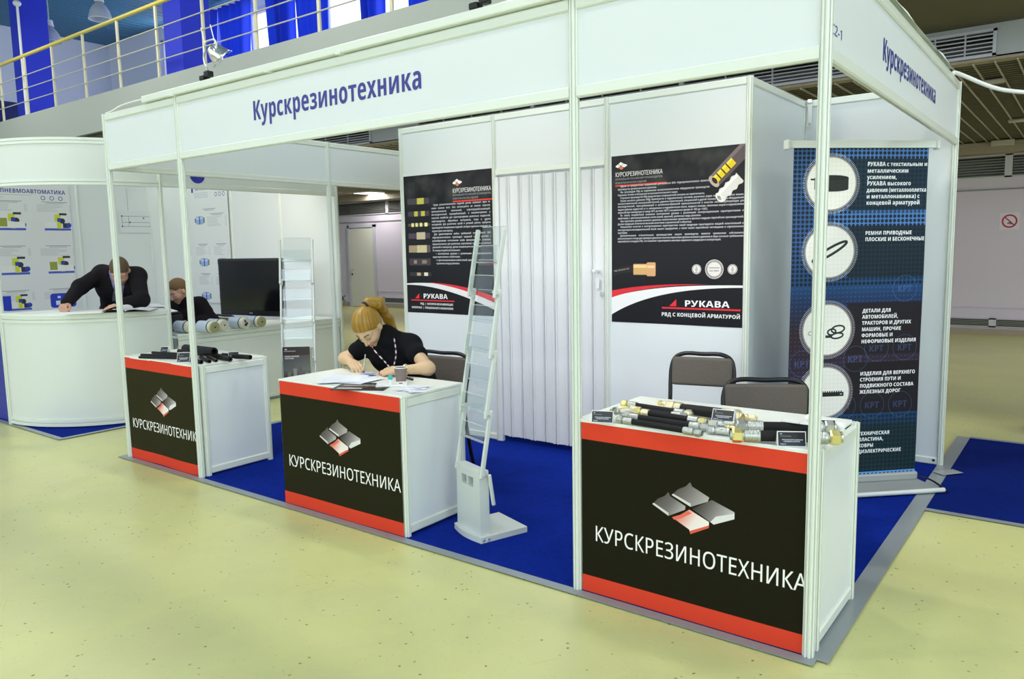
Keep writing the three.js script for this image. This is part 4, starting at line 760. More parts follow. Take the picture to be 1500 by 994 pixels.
// ---------------------------------------------------------------- name cards in clear tent holders
const cardTex = canvasTex(360, 200, (g, w, h) => {
  g.fillStyle = '#0d1016'; g.fillRect(0, 0, w, h); g.fillStyle = '#14243c'; g.fillRect(0, h * 0.72, w, h * 0.28);
  logo(g, 40, 28, 0.1, true); g.fillStyle = '#b8bcc4'; fitText(g, 'КУРСКРЕЗИНОТЕХНИКА', 24, 66, 150, '18px sans-serif'); g.fillStyle = '#e8eaee'; fitText(g, 'РУКАВ ВЫСОКОГО ДАВЛЕНИЯ', 50, 118, 280, 'bold 22px sans-serif'); fitText(g, 'С КОНЦЕВОЙ АРМАТУРОЙ', 70, 144, 220, 'bold 22px sans-serif'); fitText(g, 'ГОСТ', 24, 182, 80, 'bold 20px sans-serif');
});
M.card = std({ map: cardTex, roughness: 0.3 });
function nameCard(label, px, py, y, w, h, turn, lean, group) {
  const p = at(px, py, 1, y), c = thing('name_card', label, 'card', [p.x, y, p.z], turn, group);
  const f = new THREE.PlaneGeometry(w * 0.94, h * 0.9).translate(0, h / 2, 0.0022).rotateX(-lean); mesh('print', f, M.card, c);
  mesh('holder_front', box(w, h, 0.003, 0, h / 2, 0).rotateX(-lean), M.white, c);
  mesh('holder_back', box(w, h, 0.003, 0, h / 2, 0).rotateX(lean).translate(0, 0, -2 * h * Math.sin(lean) - 0.001), M.white, c);
}
nameCard('small black name card at the left end of the hose counter', 882, 619, TOP3, 0.092, 0.05, 0.35, 0.25);
nameCard('small black name card tilted on top of the hoses', 1058, 617, TOP3 + 0.018, 0.09, 0.05, 0.1, 0.5);
nameCard('small black name card in front of the thick hose with brass nuts', 1160, 654, TOP3, 0.1, 0.055, 0.5, 0.3);
nameCard('small black name card behind the corner post of the hose counter', 1207, 633, TOP3, 0.09, 0.05, 0.45, 0.4);
// ---------------------------------------------------------------- rubber tubes on the aisle counter
const TOP1 = 0.771;
function rubberTube(label, pa, pbb, r, lift = 0, o = {}) {
  const y = TOP1 + r + lift, a = at(...pa, 1, y), b = at(...pbb, 1, y), c = thing('rubber_tube', label, 'tube', [(a.x + b.x) / 2, TOP1, (a.z + b.z) / 2]);
  const q = new THREE.Vector3(c.position.x, c.position.y, c.position.z), A = a.sub(q), B = b.sub(q), d = B.clone().sub(A), L = d.length();
  const ri = r * (o.bore ?? 0.66), prof = [[ri, 0], [r * 0.96, 0], [r, 0.003], [r, L - 0.003], [r * 0.96, L], [ri, L], [ri, 0]].map(([u, v]) => new THREE.Vector2(u, v));
  mesh('wall', alignY(toCreasedNormals(new THREE.LatheGeometry(prof, 22), 0.6), A, d), M.rubber, c);
  if (o.stripe) mesh('stripe', rod(A.clone().add(new THREE.Vector3(0.3 * r, 0.9 * r, 0.35 * r)), B.clone().add(new THREE.Vector3(0.3 * r, 0.9 * r, 0.35 * r)), r * 0.14), std({ color: lin(0.35, 0.38, 0.05), roughness: 0.6 }), c);
}
rubberTube('widest black rubber tube lying on top of the pile', [271, 510], [314, 515], 0.03, 0.028);
rubberTube('medium black rubber tube under the widest one', [262, 514], [304, 518], 0.017);
rubberTube('long thin black tube nearest the front on the aisle counter', [204, 523], [264, 524], 0.009);
rubberTube('long thin black tube, second from the front on the aisle counter', [207, 520], [266, 521], 0.012);
rubberTube('thin black tube at the back left behind the first card', [223, 516], [262, 518], 0.0095);
rubberTube('short black tube ending beside the corner post', [279, 526], [295, 530], 0.014);
rubberTube('short black tube between the post and the striped one', [294, 523], [307, 529], 0.0125);
rubberTube('short black tube with a yellow printed stripe', [303, 521], [317, 528], 0.0105, 0, { stripe: 1 });
rubberTube('thick walled black tube beside the right card', [311, 519], [337, 526], 0.0185, 0, { bore: 0.35 });
rubberTube('black tube lying alone at the right edge of the counter', [326, 520], [367, 523], 0.0165);
nameCard('small blue-black card standing behind the thin black tubes', 240, 516, TOP1, 0.07, 0.045, 0.3, 0.35);
nameCard('small blue-black tent card in front of the black tubes', 268, 531, TOP1, 0.085, 0.075, 0.75, 0.5);
nameCard('small pale card between the two right hand black tubes', 342, 525, TOP1, 0.07, 0.05, 0.8, 0.35);

// ---------------------------------------------------------------- papers and small things on the woman's counter
const TOP2 = 0.761;
const scribble = canvasTex(256, 360, (g, w, h) => { g.fillStyle = '#e2e6f0'; g.fillRect(0, 0, w, h); g.fillStyle = '#aab0c4'; for (let i = 0; i < 26; i++) g.fillRect(24, 26 + i * 12, rr(90, 205), 2.4); });
M.print = std({ map: scribble, roughness: 0.85 });
function paper(label, px, py, turn, y, w = 0.21, d = 0.297, group, m = M.print) { const p = at(px, py, 1, y); return single('paper_sheet', label, 'paper', uvBoxTop(box(w, 0.0012, d, 0, 0.0006, 0)), m, [p.x, y, p.z], turn, group); }
function uvBoxTop(g) { return g; }
{
  const p = at(500, 565, 1, TOP2), mg = thing('magazine', 'dark glossy magazine sticking out under the white papers', 'magazine', [p.x + 0.13, TOP2, p.z - 0.045], 0.5);
  const t = canvasTex(256, 360, (g, w, h) => { g.fillStyle = '#15161a'; g.fillRect(0, 0, w, h); g.fillStyle = '#8d8a88'; g.fillRect(20, 90, 216, 90); g.fillStyle = '#6a3036'; g.fillRect(30, 200, 190, 30); g.fillStyle = '#c9c9cc'; g.fillRect(20, 260, 120, 60); });
  mesh('cover', box(0.3, 0.004, 0.21, 0, 0.002, 0), std({ map: t, roughness: 0.3 }), mg); mesh('spine', rbox(0.3, 0.005, 0.006, 0.002, 0, 0.0025, 0.105), M.dark, mg);
  const st_ = [[515, 557, 0.25], [505, 553, 0.5], [525, 555, 0.1], [498, 556, 0.8]];
  st_.forEach(([x, y, t2], i) => paper(['white printed sheet on top of the magazine', 'white sheet second in the stack of papers', 'white sheet turned towards the woman in the stack of papers', 'white sheet at the left of the stack of papers'][i], x, y, t2, TOP2 + 0.0045 + i * 0.0013, 0.24, 0.18, 'white sheets in front of the woman'));
  paper('small blue printed slip held under the woman\'s fingers', 540, 547, 0.3, TOP2 + 0.0105, 0.09, 0.055, undefined, std({ color: lin(0.25, 0.33, 0.55), roughness: 0.7 }));
  // white pad with a teal stamp on it
  const q = at(574, 564, 1, TOP2), pd = thing('writing_pad', 'white rounded tablet-like pad lying beside the paper cup', 'pad', [q.x, TOP2, q.z], 0.75);
  mesh('slab', rbox(0.17, 0.01, 0.12, 0.004, 0, 0.005, 0), M.white, pd); mesh('button', rbox(0.02, 0.003, 0.012, 0.001, 0.05, 0.0115, 0.01), M.dark, pd);
  const sp = thing('hand_stamp', 'small teal plastic stamp standing on the white pad', 'stamp', [q.x - 0.005, TOP2 + 0.01, q.z + 0.005]); M.teal = std({ color: lin(0.05, 0.42, 0.44), roughness: 0.4 });
  mesh('stem', cyl(0.006, 0.008, 0.022, 12).translate(0, 0.011, 0), M.white, sp); mesh('knob', rbox(0.024, 0.026, 0.024, 0.008, 0, 0.034, 0), M.teal, sp);
  const cp = at(580, 563, 1, TOP2), cup = thing('paper_cup', 'brown paper cup with a white rim next to the woman\'s hand', 'cup', [cp.x - 0.035, TOP2, cp.z - 0.075]);
  const prof = [[0, 0.003], [0.026, 0.003], [0.026, 0], [0.028, 0], [0.037, 0.084], [0.0355, 0.084], [0.027, 0.005], [0, 0.005]].map(([a, b]) => new THREE.Vector2(a, b));
  mesh('cup_body', new THREE.LatheGeometry(prof, 28), std({ color: lin(0.22, 0.17, 0.15), roughness: 0.6 }), cup); mesh('rim', new THREE.TorusGeometry(0.0372, 0.0026, 8, 28).rotateX(Math.PI / 2).translate(0, 0.084, 0), M.white, cup);
  const pn = at(596, 555, 1, TOP2), pen = thing('marker_pen', 'black marker pen lying right of the paper cup', 'pen', [pn.x, TOP2 + 0.006, pn.z], -0.25); mesh('barrel', rod([-0.05, 0, 0], [0.03, 0, 0], 0.006), M.black, pen); mesh('pen_cap', rod([0.03, 0, 0], [0.065, 0, 0], 0.0068), M.black, pen);
  const cardsAt = [[598, 567, 0.2], [606, 566, 0.9], [613, 569, 0.5], [590, 570, 1.2], [604, 572, 0.1], [618, 566, 1.4], [611, 573, 0.8]];
  cardsAt.forEach(([x, y, t2], i) => paper('white business card in the loose scatter on the woman\'s counter', x, y, t2, TOP2 + i * 0.0013, 0.085, 0.05, 'scattered business cards'));
}
// ---------------------------------------------------------------- cable trunk, spotlights and cables on the fascia
{
  const tr = thing('light_track', 'long white cable trunk lying along the top of the front fascia', 'light track', [0, H + 0.002, 0.012]);
  mesh('trunk', rbox(3.9, 0.045, 0.05, 0.008, 0.58 + 1.95, 0.0225, 0), M.alu, tr); for (const x of [0.96, 1.95, 2.55, 3.94]) mesh('clip', rbox(0.035, 0.02, 0.06, 0.004, x, 0.004, 0.002), M.alu, tr);
  const cb = thing('white_cable', 'white cable running over the fascia corner to the cable trunk', 'cable', [0, H, 0]); mesh('cable_run', tube([[0.02, 0.006, 0], [0.12, 0.008, 0.008], [0.22, 0.03, 0.0], [0.45, 0.034, 0.01], [0.6, 0.03, 0.012]], 0.006, 40), M.white, cb);
  const cb2 = thing('white_cable', 'white cable sagging away from the rear corner of the side fascia', 'cable', [W, H, D]); mesh('cable_run', tube([[0, -0.04, 0.35], [0.01, 0.01, 0.28], [0.05, 0.0, 0.2], [0.25, -0.09, 0.05], [0.6, -0.12, -0.1], [1.3, 0.0, -0.4], [2.4, 0.3, -0.8]], 0.013, 60), M.white, cb2);
  const cv = thing('cloth_cover', 'crumpled pale cover lying along the top of the side fascia', 'cover', [W, H, 0]); 
  { const g = new THREE.PlaneGeometry(0.055, 2.5, 4, 60).rotateX(-Math.PI / 2), p = g.attributes.position; for (let i = 0; i < p.count; i++) { const z = p.getZ(i), x = p.getX(i); p.setY(i, 0.006 + Math.max(0, 0.02 + 0.016 * Math.sin(z * 5.2) + 0.007 * Math.sin(z * 13)) * (1 - Math.pow(x / 0.0275, 2))); } g.computeVertexNormals(); mesh('fabric', g.translate(0, 0, -1.4), std({ color: lin(0.72, 0.77, 0.70), roughness: 0.8, side: THREE.DoubleSide }), cv); }
  M.reflector = std({ color: lin(0.85, 0.8, 0.76), roughness: 0.12, metalness: 0.9 });
  function spot(label, x, y = H + 0.047, z = 0.012, turn = 0, power = 11) {
    const s = thing('spotlight', label, 'spotlight', [x, y, z], turn);
    mesh('clamp', merge([rbox(0.05, 0.03, 0.05, 0.008, -0.06, 0.015, 0), rbox(0.045, 0.035, 0.045, 0.008, 0, 0.03, 0.01)]), M.black, s);
    mesh('stem', tube([[0.0, 0.045, 0.01], [-0.03, 0.09, 0.01], [-0.03, 0.14, 0.015], [0.01, 0.17, 0.02]], 0.006), M.silver, s);
    const prof = [[0.02, 0], [0.035, 0.012], [0.052, 0.05], [0.062, 0.085], [0.06, 0.085], [0.05, 0.05], [0.03, 0.014], [0.015, 0.006]].map(([a, b]) => new THREE.Vector2(a, b));
    const q = new THREE.Vector3(0.3, -0.72, -0.62).normalize(), o = new THREE.Vector3(0.05, 0.185, 0.02);
    mesh('reflector', alignY(new THREE.LatheGeometry(prof, 28), o, q), M.reflector, s); mesh('glass_shade', alignY(new THREE.LatheGeometry([[0.066, 0.086], [0.075, 0.098], [0.074, 0.1], [0.06, 0.087]].map(([a, b]) => new THREE.Vector2(a, b)), 28), o, q), M.glass, s);
    mesh('bulb', new THREE.SphereGeometry(0.016, 14, 10).translate(o.x + q.x * 0.05, o.y + q.y * 0.05, o.z + q.z * 0.05), std({ color: 0xffffff, emissive: lin(1, 0.88, 0.8), emissiveIntensity: 6 }), s);
    mesh('yoke', tube([[o.x - 0.07, o.y - 0.03, o.z], [o.x - 0.055, o.y + 0.02, o.z], [o.x, o.y + 0.03, o.z], [o.x + 0.055, o.y + 0.02, o.z], [o.x + 0.07, o.y - 0.03, o.z]], 0.006), M.silver, s);
    for (const d of [-1, 1]) mesh('lead', rod([o.x + d * 0.05, o.y + 0.01, o.z], [o.x + d * 0.05 - 0.05, o.y + 0.12, o.z - 0.01], 0.003), M.white, s);
    const Y = new THREE.Vector3(0, 1, 0), L = new THREE.SpotLight(lin(1, 0.89, 0.82), power, 8, 0.95, 1); L.position.copy(o).addScaledVector(q, 0.11).applyAxisAngle(Y, turn).add(s.position); L.target.position.copy(L.position).add(q.clone().applyAxisAngle(Y, turn)); L.shadow.radius = 5; L.castShadow = true; scene.add(L, L.target);
  }
  spot('glass shaded clip-on spotlight above the end of the short fascia', 1.36); spot('clip-on spotlight above the company name near the second post', 3.5);
  spot('added hidden clip-on spotlight on the aisle fascia of the neighbouring stand', -1.06, H, -1.9, 1.5, 7);  // added behind the front fascia, out of view, to brighten the neighbouring walls
}

// ---------------------------------------------------------------- people
const V = (x, y, z) => new THREE.Vector3(x, y, z);
function smin(a, b, k) { const h = Math.max(k - Math.abs(a - b), 0) / k; return Math.min(a, b) - h * h * k * 0.25; }
function capDist(c, x, y, z) {
  const [a, b, ra, rb] = c, dx = b.x - a.x, dy = b.y - a.y, dz = b.z - a.z, px = x - a.x, py = y - a.y, pz = z - a.z;
  let t = (px * dx + py * dy + pz * dz) / (dx * dx + dy * dy + dz * dz + 1e-9); t = t < 0 ? 0 : t > 1 ? 1 : t;
  const qx = px - dx * t, qy = py - dy * t, qz = pz - dz * t; return Math.sqrt(qx * qx + qy * qy + qz * qz) - (ra + (rb - ra) * t);
}
function ell(x, y, z, cx, cy, cz, rx, ry, rz) { const a = (x - cx) / rx, b = (y - cy) / ry, c = (z - cz) / rz, k = Math.sqrt(a * a + b * b + c * c); return (k - 1) * Math.min(rx, ry, rz) * (k > 1 ? 1 : 1); }
const capField = (caps, k, grow = 0) => (x, y, z) => { let d = 1e9; for (const c of caps) { const e = capDist(c, x, y, z); d = d > 1e8 ? e : (e - d > k ? d : smin(d, e, k)); } return d - grow; };
function capBounds(caps, pad) { const b = new THREE.Box3(); for (const [p, q, r, s] of caps) for (const [v, w] of [[p, r], [q, s]]) { b.expandByPoint(V(v.x - w, v.y - w, v.z - w)); b.expandByPoint(V(v.x + w, v.y + w, v.z + w)); } return b.expandByScalar(pad); }
const mcMat = new THREE.MeshStandardMaterial();
function fieldMesh(f, bounds, n) {
  const mc = new MarchingCubes(n, mcMat, false, false, 160000), half = n / 2, c = bounds.getCenter(V(0, 0, 0)), s = bounds.getSize(V(0, 0, 0)).multiplyScalar(0.5 * n / (n - 6));
  mc.isolation = 0;
  for (let k = 0, q = 0; k < n; k++) { const z = c.z + (k - half) / half * s.z; for (let j = 0; j < n; j++) { const y = c.y + (j - half) / half * s.y; for (let i = 0; i < n; i++, q++) mc.field[q] = -f(c.x + (i - half) / half * s.x, y, z); } }
  mc.update();
  const cnt = mc.count, pos = new Float32Array(cnt * 3);
  for (let i = 0; i < cnt; i++) { pos[i * 3] = mc.positionArray[i * 3] * s.x + c.x; pos[i * 3 + 1] = mc.positionArray[i * 3 + 1] * s.y + c.y; pos[i * 3 + 2] = mc.positionArray[i * 3 + 2] * s.z + c.z; }
  let g = new THREE.BufferGeometry(); g.setAttribute('position', new THREE.BufferAttribute(pos, 3)); g = mergeVertices(g, 1e-5); g.computeVertexNormals(); return g;
}
const capMesh = (caps, k, n, grow = 0) => fieldMesh(capField(caps, k, grow), capBounds(caps, 0.012 + grow), n);
// head in its own frame: +z the face, +y the crown
function headField(w, s = 1) {
  return (X, Y, Z) => {
    const x = X / s, y = Y / s, z = Z / s, ax = Math.abs(x);
    let d = ell(x, y, z, 0, 0.022, -0.012, 0.074, 0.094, 0.094);
    d = smin(d, ell(x, y, z, 0, -0.045, 0.032, 0.056, 0.074, 0.06), 0.04);
    d = smin(d, Math.hypot(x, y + 0.103, z - 0.058) - 0.02, 0.03);
    d = smin(d, capDist([V(0.012, 0.014, 0.083), V(0.045, 0.012, 0.066), 0.01, 0.01], ax, y, z), 0.02);
    d = smin(d, Math.hypot(ax - 0.036, y + 0.036, z - 0.058) - 0.027, 0.025);
    const eye = Math.hypot(ax - 0.031, y + 0.004, z - 0.1) - 0.017; d = -smin(-d, eye, 0.014);
    d = smin(d, Math.hypot(ax - 0.031, y + 0.004, z - 0.074) - 0.0145, 0.004);
    d = smin(d, capDist([V(0, 0.004, 0.088), V(0, -0.04, 0.11), 0.0075, 0.0105], x, y, z), 0.012);
    d = smin(d, Math.hypot(ax - 0.012, y + 0.045, z - 0.098) - 0.0075, 0.008);
    d = smin(d, capDist([V(0, -0.069, 0.09), V(0.02, -0.072, 0.08), 0.0065, 0.004], ax, y, z), 0.007);
    d = smin(d, capDist([V(0, -0.08, 0.088), V(0.016, -0.08, 0.08), 0.0065, 0.004], ax, y, z), 0.007);
    d = smin(d, ell(ax, y, z, 0.077, -0.012, -0.006, 0.011, 0.031, 0.019), 0.008);
    d = smin(d, capDist([V(0, -0.05, -0.025), V(0, -0.15, -0.04), w, w], x, y, z), 0.03);
    return d * s;
  };
}
function frameOf(f, l, o) { const F = f.clone().normalize(), L = l.clone().addScaledVector(F, -l.dot(F)).normalize(), U = F.clone().cross(L); return new THREE.Matrix4().makeBasis(L, U, F).setPosition(o); }
const HEADBOX = new THREE.Box3(V(-0.1, -0.17, -0.12), V(0.1, 0.13, 0.135));
function headMesh(neckR, m, s = 1) { return fieldMesh(headField(neckR, s), HEADBOX, 84).applyMatrix4(m); }
function hairField(test, grow) { return (x, y, z) => { const d = ell(x, y, z, 0, 0.024, -0.014, 0.076 + grow, 0.095 + grow, 0.096 + grow), e = ell(x, y, z, 0, 0.02, -0.012, 0.069, 0.09, 0.09); return Math.max(d, -e, test(x, y, z)); }; }
function brows(parent, m, mat, lashes = true) {
  const t = []; for (const s of [-1, 1]) { t.push(tube([[s * 0.016, 0.021, 0.0935], [s * 0.033, 0.026, 0.087], [s * 0.05, 0.021, 0.074]], 0.0028, 10, 6)); if (lashes) t.push(tube([[s * 0.019, -0.007, 0.09], [s * 0.031, -0.011, 0.0905], [s * 0.045, -0.007, 0.0835]], 0.0017, 10, 6)); }
  mesh('eyebrows_and_lashes', merge(t).applyMatrix4(m), mat, parent);
}
// a hand: wrist point, finger direction, back-of-hand normal, thumb side
function handCaps(w, dir, nrm, side, curls, s = 1) {
  const d = dir.clone().normalize(), sd = side.clone().addScaledVector(d, -side.dot(d)).normalize(), n = nrm.clone().addScaledVector(d, -nrm.dot(d)).addScaledVector(sd, -nrm.dot(sd)).normalize();
  const caps = [], P = (a, b, c) => w.clone().addScaledVector(d, a * s).addScaledVector(sd, b * s).addScaledVector(n, c * s);
  const kn = [[0.088, 0.03], [0.092, 0.01], [0.087, -0.01], [0.077, -0.028]], len = [[0.04, 0.024, 0.019], [0.045, 0.028, 0.02], [0.041, 0.026, 0.02], [0.032, 0.019, 0.017]], tips = [];
  kn.forEach(([a, b], i) => {
    caps.push([P(0, b * 0.5, 0), P(a, b, 0.002), 0.017 * s, 0.0105 * s]);
    let p = P(a, b, 0.002), ang = 0; const fan = b * 1.6;
    len[i].forEach((L, k) => { ang += curls[i] * (k ? 1.1 : 0.9); const q = p.clone().addScaledVector(d, L * s * Math.cos(ang)).addScaledVector(n, -L * s * Math.sin(ang)).addScaledVector(sd, L * s * fan * 0.6); caps.push([p, q, (0.0095 - k * 0.0008) * s, (0.0088 - k * 0.0009) * s]); p = q; });
    tips.push(p);
  });
  const t0 = P(0.018, 0.018, -0.004), t1 = P(0.05, 0.042, -0.012), t2 = P(0.078, 0.05, -0.02), t3 = P(0.1, 0.046, -0.026);
  caps.push([t0, t1, 0.015 * s, 0.0115 * s], [t1, t2, 0.0105 * s, 0.0095 * s], [t2, t3, 0.0095 * s, 0.008 * s]); tips.push(t3);
  return { caps, tips, n };
}
function onlyPN(g) { for (const k of Object.keys(g.attributes)) if (k !== 'position' && k !== 'normal') g.deleteAttribute(k); return g; }
function bodyOf(parent, parts, mat) { return mesh('body', mergeGeometries(parts.map(onlyPN)), mat, parent); }
function person(label, base) { const p = thing('person', label, 'person', [base.x, 0.0065, base.z]); p.userData.base = undefined; delete p.userData.base; return p; }
function settle(p) { const o = p.position.clone(); o.y = 0; for (const c of p.children) c.position.sub(o); }
const torsoCaps = (hip, belly, chest, lsh, rsh, neck, wide, r) => {
  const L = lsh.clone().sub(rsh).normalize(), a = (c, k) => c.clone().addScaledVector(L, k), out = [];
  const row = [[hip, wide * 0.42, r * 1.02], [belly, wide * 0.3, r * 0.9], [chest, wide * 0.4, r]];
  for (const s of [-1, 1]) for (let i = 0; i < 2; i++) out.push([a(row[i][0], s * row[i][1]), a(row[i + 1][0], s * row[i + 1][1]), row[i][2], row[i + 1][2]]);
  for (const [c, k, q] of row) out.push([a(c, -k), a(c, k), q, q]);
  out.push([lsh, a(chest, wide * 0.36), 0.058, r * 0.95], [rsh, a(chest, -wide * 0.36), 0.058, r * 0.95], [lsh, neck, 0.056, 0.058], [rsh, neck, 0.056, 0.058], [chest, neck, r * 0.95, 0.06]);
  return out;
};
{ // the woman writing at the middle counter
  const p = person('woman with a blonde ponytail in a black top bent over papers, writing', V(2.2, 0, -0.8));
  const hip = V(2.22, 0.56, -0.80), belly = V(2.2, 0.7, -0.76), chest = V(2.165, 0.83, -0.67), lsh = V(2.315, 0.908, -0.645), rsh = V(1.99, 0.905, -0.615), neck = V(2.15, 0.955, -0.59);
  const lel = V(2.575, 0.802, -0.525), rel = V(1.865, 0.812, -0.505), lw = V(2.455, 0.797, -0.427), rw = V(1.985, 0.806, -0.45);
  const head = frameOf(V(0.16, -0.80, 0.58), V(1, 0.05, -0.12), V(2.128, 1.035, -0.475));
  const torso = torsoCaps(hip, belly, chest, lsh, rsh, neck, 0.185, 0.092);
  const arms = [[lsh, lel, 0.046, 0.036], [lel, lw, 0.037, 0.025], [rsh, rel, 0.046, 0.036], [rel, rw, 0.037, 0.025]];
  const hn = V(0, -0.135, -0.03).applyMatrix4(head), legs = [];
  for (const s of [-1, 1]) { const k = V(2.22 + s * 0.09, 0.5, -0.36), a = V(2.22 + s * 0.09, 0.09, -0.42); legs.push([V(2.22 + s * 0.09, 0.545, -0.8), k, 0.082, 0.06], [k, a, 0.056, 0.038], [a, V(a.x, 0.045, -0.27), 0.038, 0.03]); }
  const body = capMesh([...torso, ...arms, [hn, neck, 0.05, 0.056], ...legs], 0.035, 96);
  const lh = handCaps(lw, V(-1, -0.12, 0.22), V(0.1, 0.75, 0.6), V(0.1, 0.5, -0.9), [0.16, 0.12, 0.12, 0.14], 0.92), rh = handCaps(rw, V(0.9, -0.12, 0.4), V(-0.1, 1, 0.25), V(0.35, 0.2, -0.9), [0.38, 0.42, 0.5, 0.55], 0.92);
  bodyOf(p, [body, headMesh(0.047, head, 0.98), capMesh(lh.caps, 0.009, 70), capMesh(rh.caps, 0.009, 70)], M.skinW);
  // clothes
  const m45 = (a, b, t) => a.clone().lerp(b, t);
  mesh('blouse', capMesh([...torso.map(([a, b, r, s]) => [a, b, r + 0.011, s + 0.011]), [lsh, m45(lsh, lel, 0.42), 0.058, 0.062], [rsh, m45(rsh, rel, 0.5), 0.058, 0.062]], 0.035, 80), phy({ color: lin(0.005, 0.005, 0.007), roughness: 0.9, specularIntensity: 0.3 }), p);
  mesh('trousers', capMesh(legs.map(([a, b, r, s]) => [a, b, r + 0.012, s + 0.012]), 0.03, 56), M.dark, p);
  // hair
  const hairCol = (g, ax) => { const q = g.attributes.position, col = new Float32Array(q.count * 3), v = V(0, 0, 0), inv = head.clone().invert(); for (let i = 0; i < q.count; i++) { v.fromBufferAttribute(q, i).applyMatrix4(inv); const a = Math.atan2(v.x, v.y - 0.06 + 1.1 * (v.z + 0.08)), t = 0.78 + 0.16 * Math.sin(a * 43) + 0.12 * Math.sin(a * 97 + 1.3) + 0.08 * Math.sin(a * 21 + v.z * 20); col[i * 3] = 0.37 * t; col[i * 3 + 1] = 0.205 * t; col[i * 3 + 2] = 0.014 * t; } g.setAttribute('color', new THREE.BufferAttribute(col, 3)); return g; };
  M.blonde = std({ color: 0xffffff, vertexColors: true, roughness: 0.42 });
  const cap = fieldMesh(hairField((x, y, z) => Math.max(0.80 * z - 0.6 * y - 0.03 + 0.35 * Math.max(0, Math.abs(x) - 0.03), -0.055 - y - 0.25 * (z + 0.05), Math.hypot(Math.abs(x) - 0.078, y + 0.014, z - 0.006) < 0.024 ? 0.02 : -1), 0.009), new THREE.Box3(V(-0.11, -0.1, -0.14), V(0.11, 0.15, 0.12)), 72).applyMatrix4(head);
  mesh('hair', hairCol(cap), M.blonde, p);
  const tie = V(0, 0.088, -0.088).applyMatrix4(head), t1 = tie.clone().add(V(0.005, 0.02, -0.035)), t2 = t1.clone().add(V(0.03, -0.004, -0.05)), t3 = V(2.12, 1.06, -0.66), t4 = V(2.155, 0.985, -0.685);
  mesh('ponytail', hairCol(capMesh([[tie, t1, 0.02, 0.03], [t1, t2, 0.03, 0.034], [t2, t3, 0.034, 0.03], [t3, t4, 0.03, 0.012]], 0.03, 56)), M.blonde, p);
  mesh('hair_tie', new THREE.TorusGeometry(0.02, 0.011, 10, 20).applyQuaternion(new THREE.Quaternion().setFromUnitVectors(V(0, 0, 1), t1.clone().sub(tie).normalize())).translate(...tie.clone().lerp(t1, 0.3).toArray()), M.black, p);
  brows(p, head, std({ color: lin(0.10, 0.055, 0.02), roughness: 0.8 }));
  mesh('lips', merge([tube([[-0.02, -0.072, 0.0855], [0, -0.0705, 0.0965], [0.02, -0.072, 0.0855]], 0.0045, 10, 6), tube([[-0.016, -0.08, 0.086], [0, -0.0815, 0.0945], [0.016, -0.08, 0.086]], 0.0045, 10, 6)]).applyMatrix4(head), std({ color: lin(0.42, 0.14, 0.11), roughness: 0.5 }), p);
  // lanyard, watch, nails, pen
  const la = [V(2.23, 0.985, -0.585), V(2.285, 0.93, -0.545), V(2.29, 0.86, -0.545), V(2.262, 0.79, -0.55)], lb = [V(2.1, 0.965, -0.5), V(2.13, 0.89, -0.51), V(2.19, 0.82, -0.535), V(2.235, 0.775, -0.545)];
  for (const q of [la, lb]) { const cv = new THREE.CatmullRomCurve3(q); const ln = mesh('lanyard', new THREE.TubeGeometry(cv, 40, 0.0036, 8), std({ color: lin(0.14, 0.02, 0.05), roughness: 0.7 }), p); const ws = []; for (let i = 0; i < 6; i++) { const a = i / 6 + 0.03, b = a + 0.085; ws.push(rod(cv.getPoint(a), cv.getPoint(b), 0.0040)); } mesh('lanyard_print', merge(ws), M.white, ln); }
  const wd = lw.clone().sub(lel).normalize(), wc = lw.clone().addScaledVector(wd, -0.022); mesh('wristwatch', new THREE.TorusGeometry(0.029, 0.006, 10, 24).scale(1, 1, 1.9).applyQuaternion(new THREE.Quaternion().setFromUnitVectors(V(0, 0, 1), wd)).translate(wc.x, wc.y, wc.z), M.paleBrass, p);
  M.nail = std({ color: lin(0.5, 0.02, 0.07), roughness: 0.25 });
  const nails = []; for (const h of [lh, rh]) for (const t of h.tips) nails.push(new THREE.SphereGeometry(0.0075, 10, 8).scale(1, 0.6, 1).translate(t.x + h.n.x * 0.004, t.y + h.n.y * 0.004 + 0.002, t.z + h.n.z * 0.004)); mesh('fingernails', merge(nails), M.nail, p);
  settle(p);
  const pen = thing('ballpoint_pen', 'thin pen held in the writing woman\'s right hand', 'pen', [rh.tips[0].x, 0.764, rh.tips[0].z]); mesh('pen_barrel', rod([0.012, 0.006, 0.015], [-0.03, 0.1, -0.045], 0.004), M.silver, pen); mesh('pen_point', rod([0.012, 0.006, 0.015], [0.016, 0.0, 0.021], 0.0035, 0.001), M.dark, pen);
}
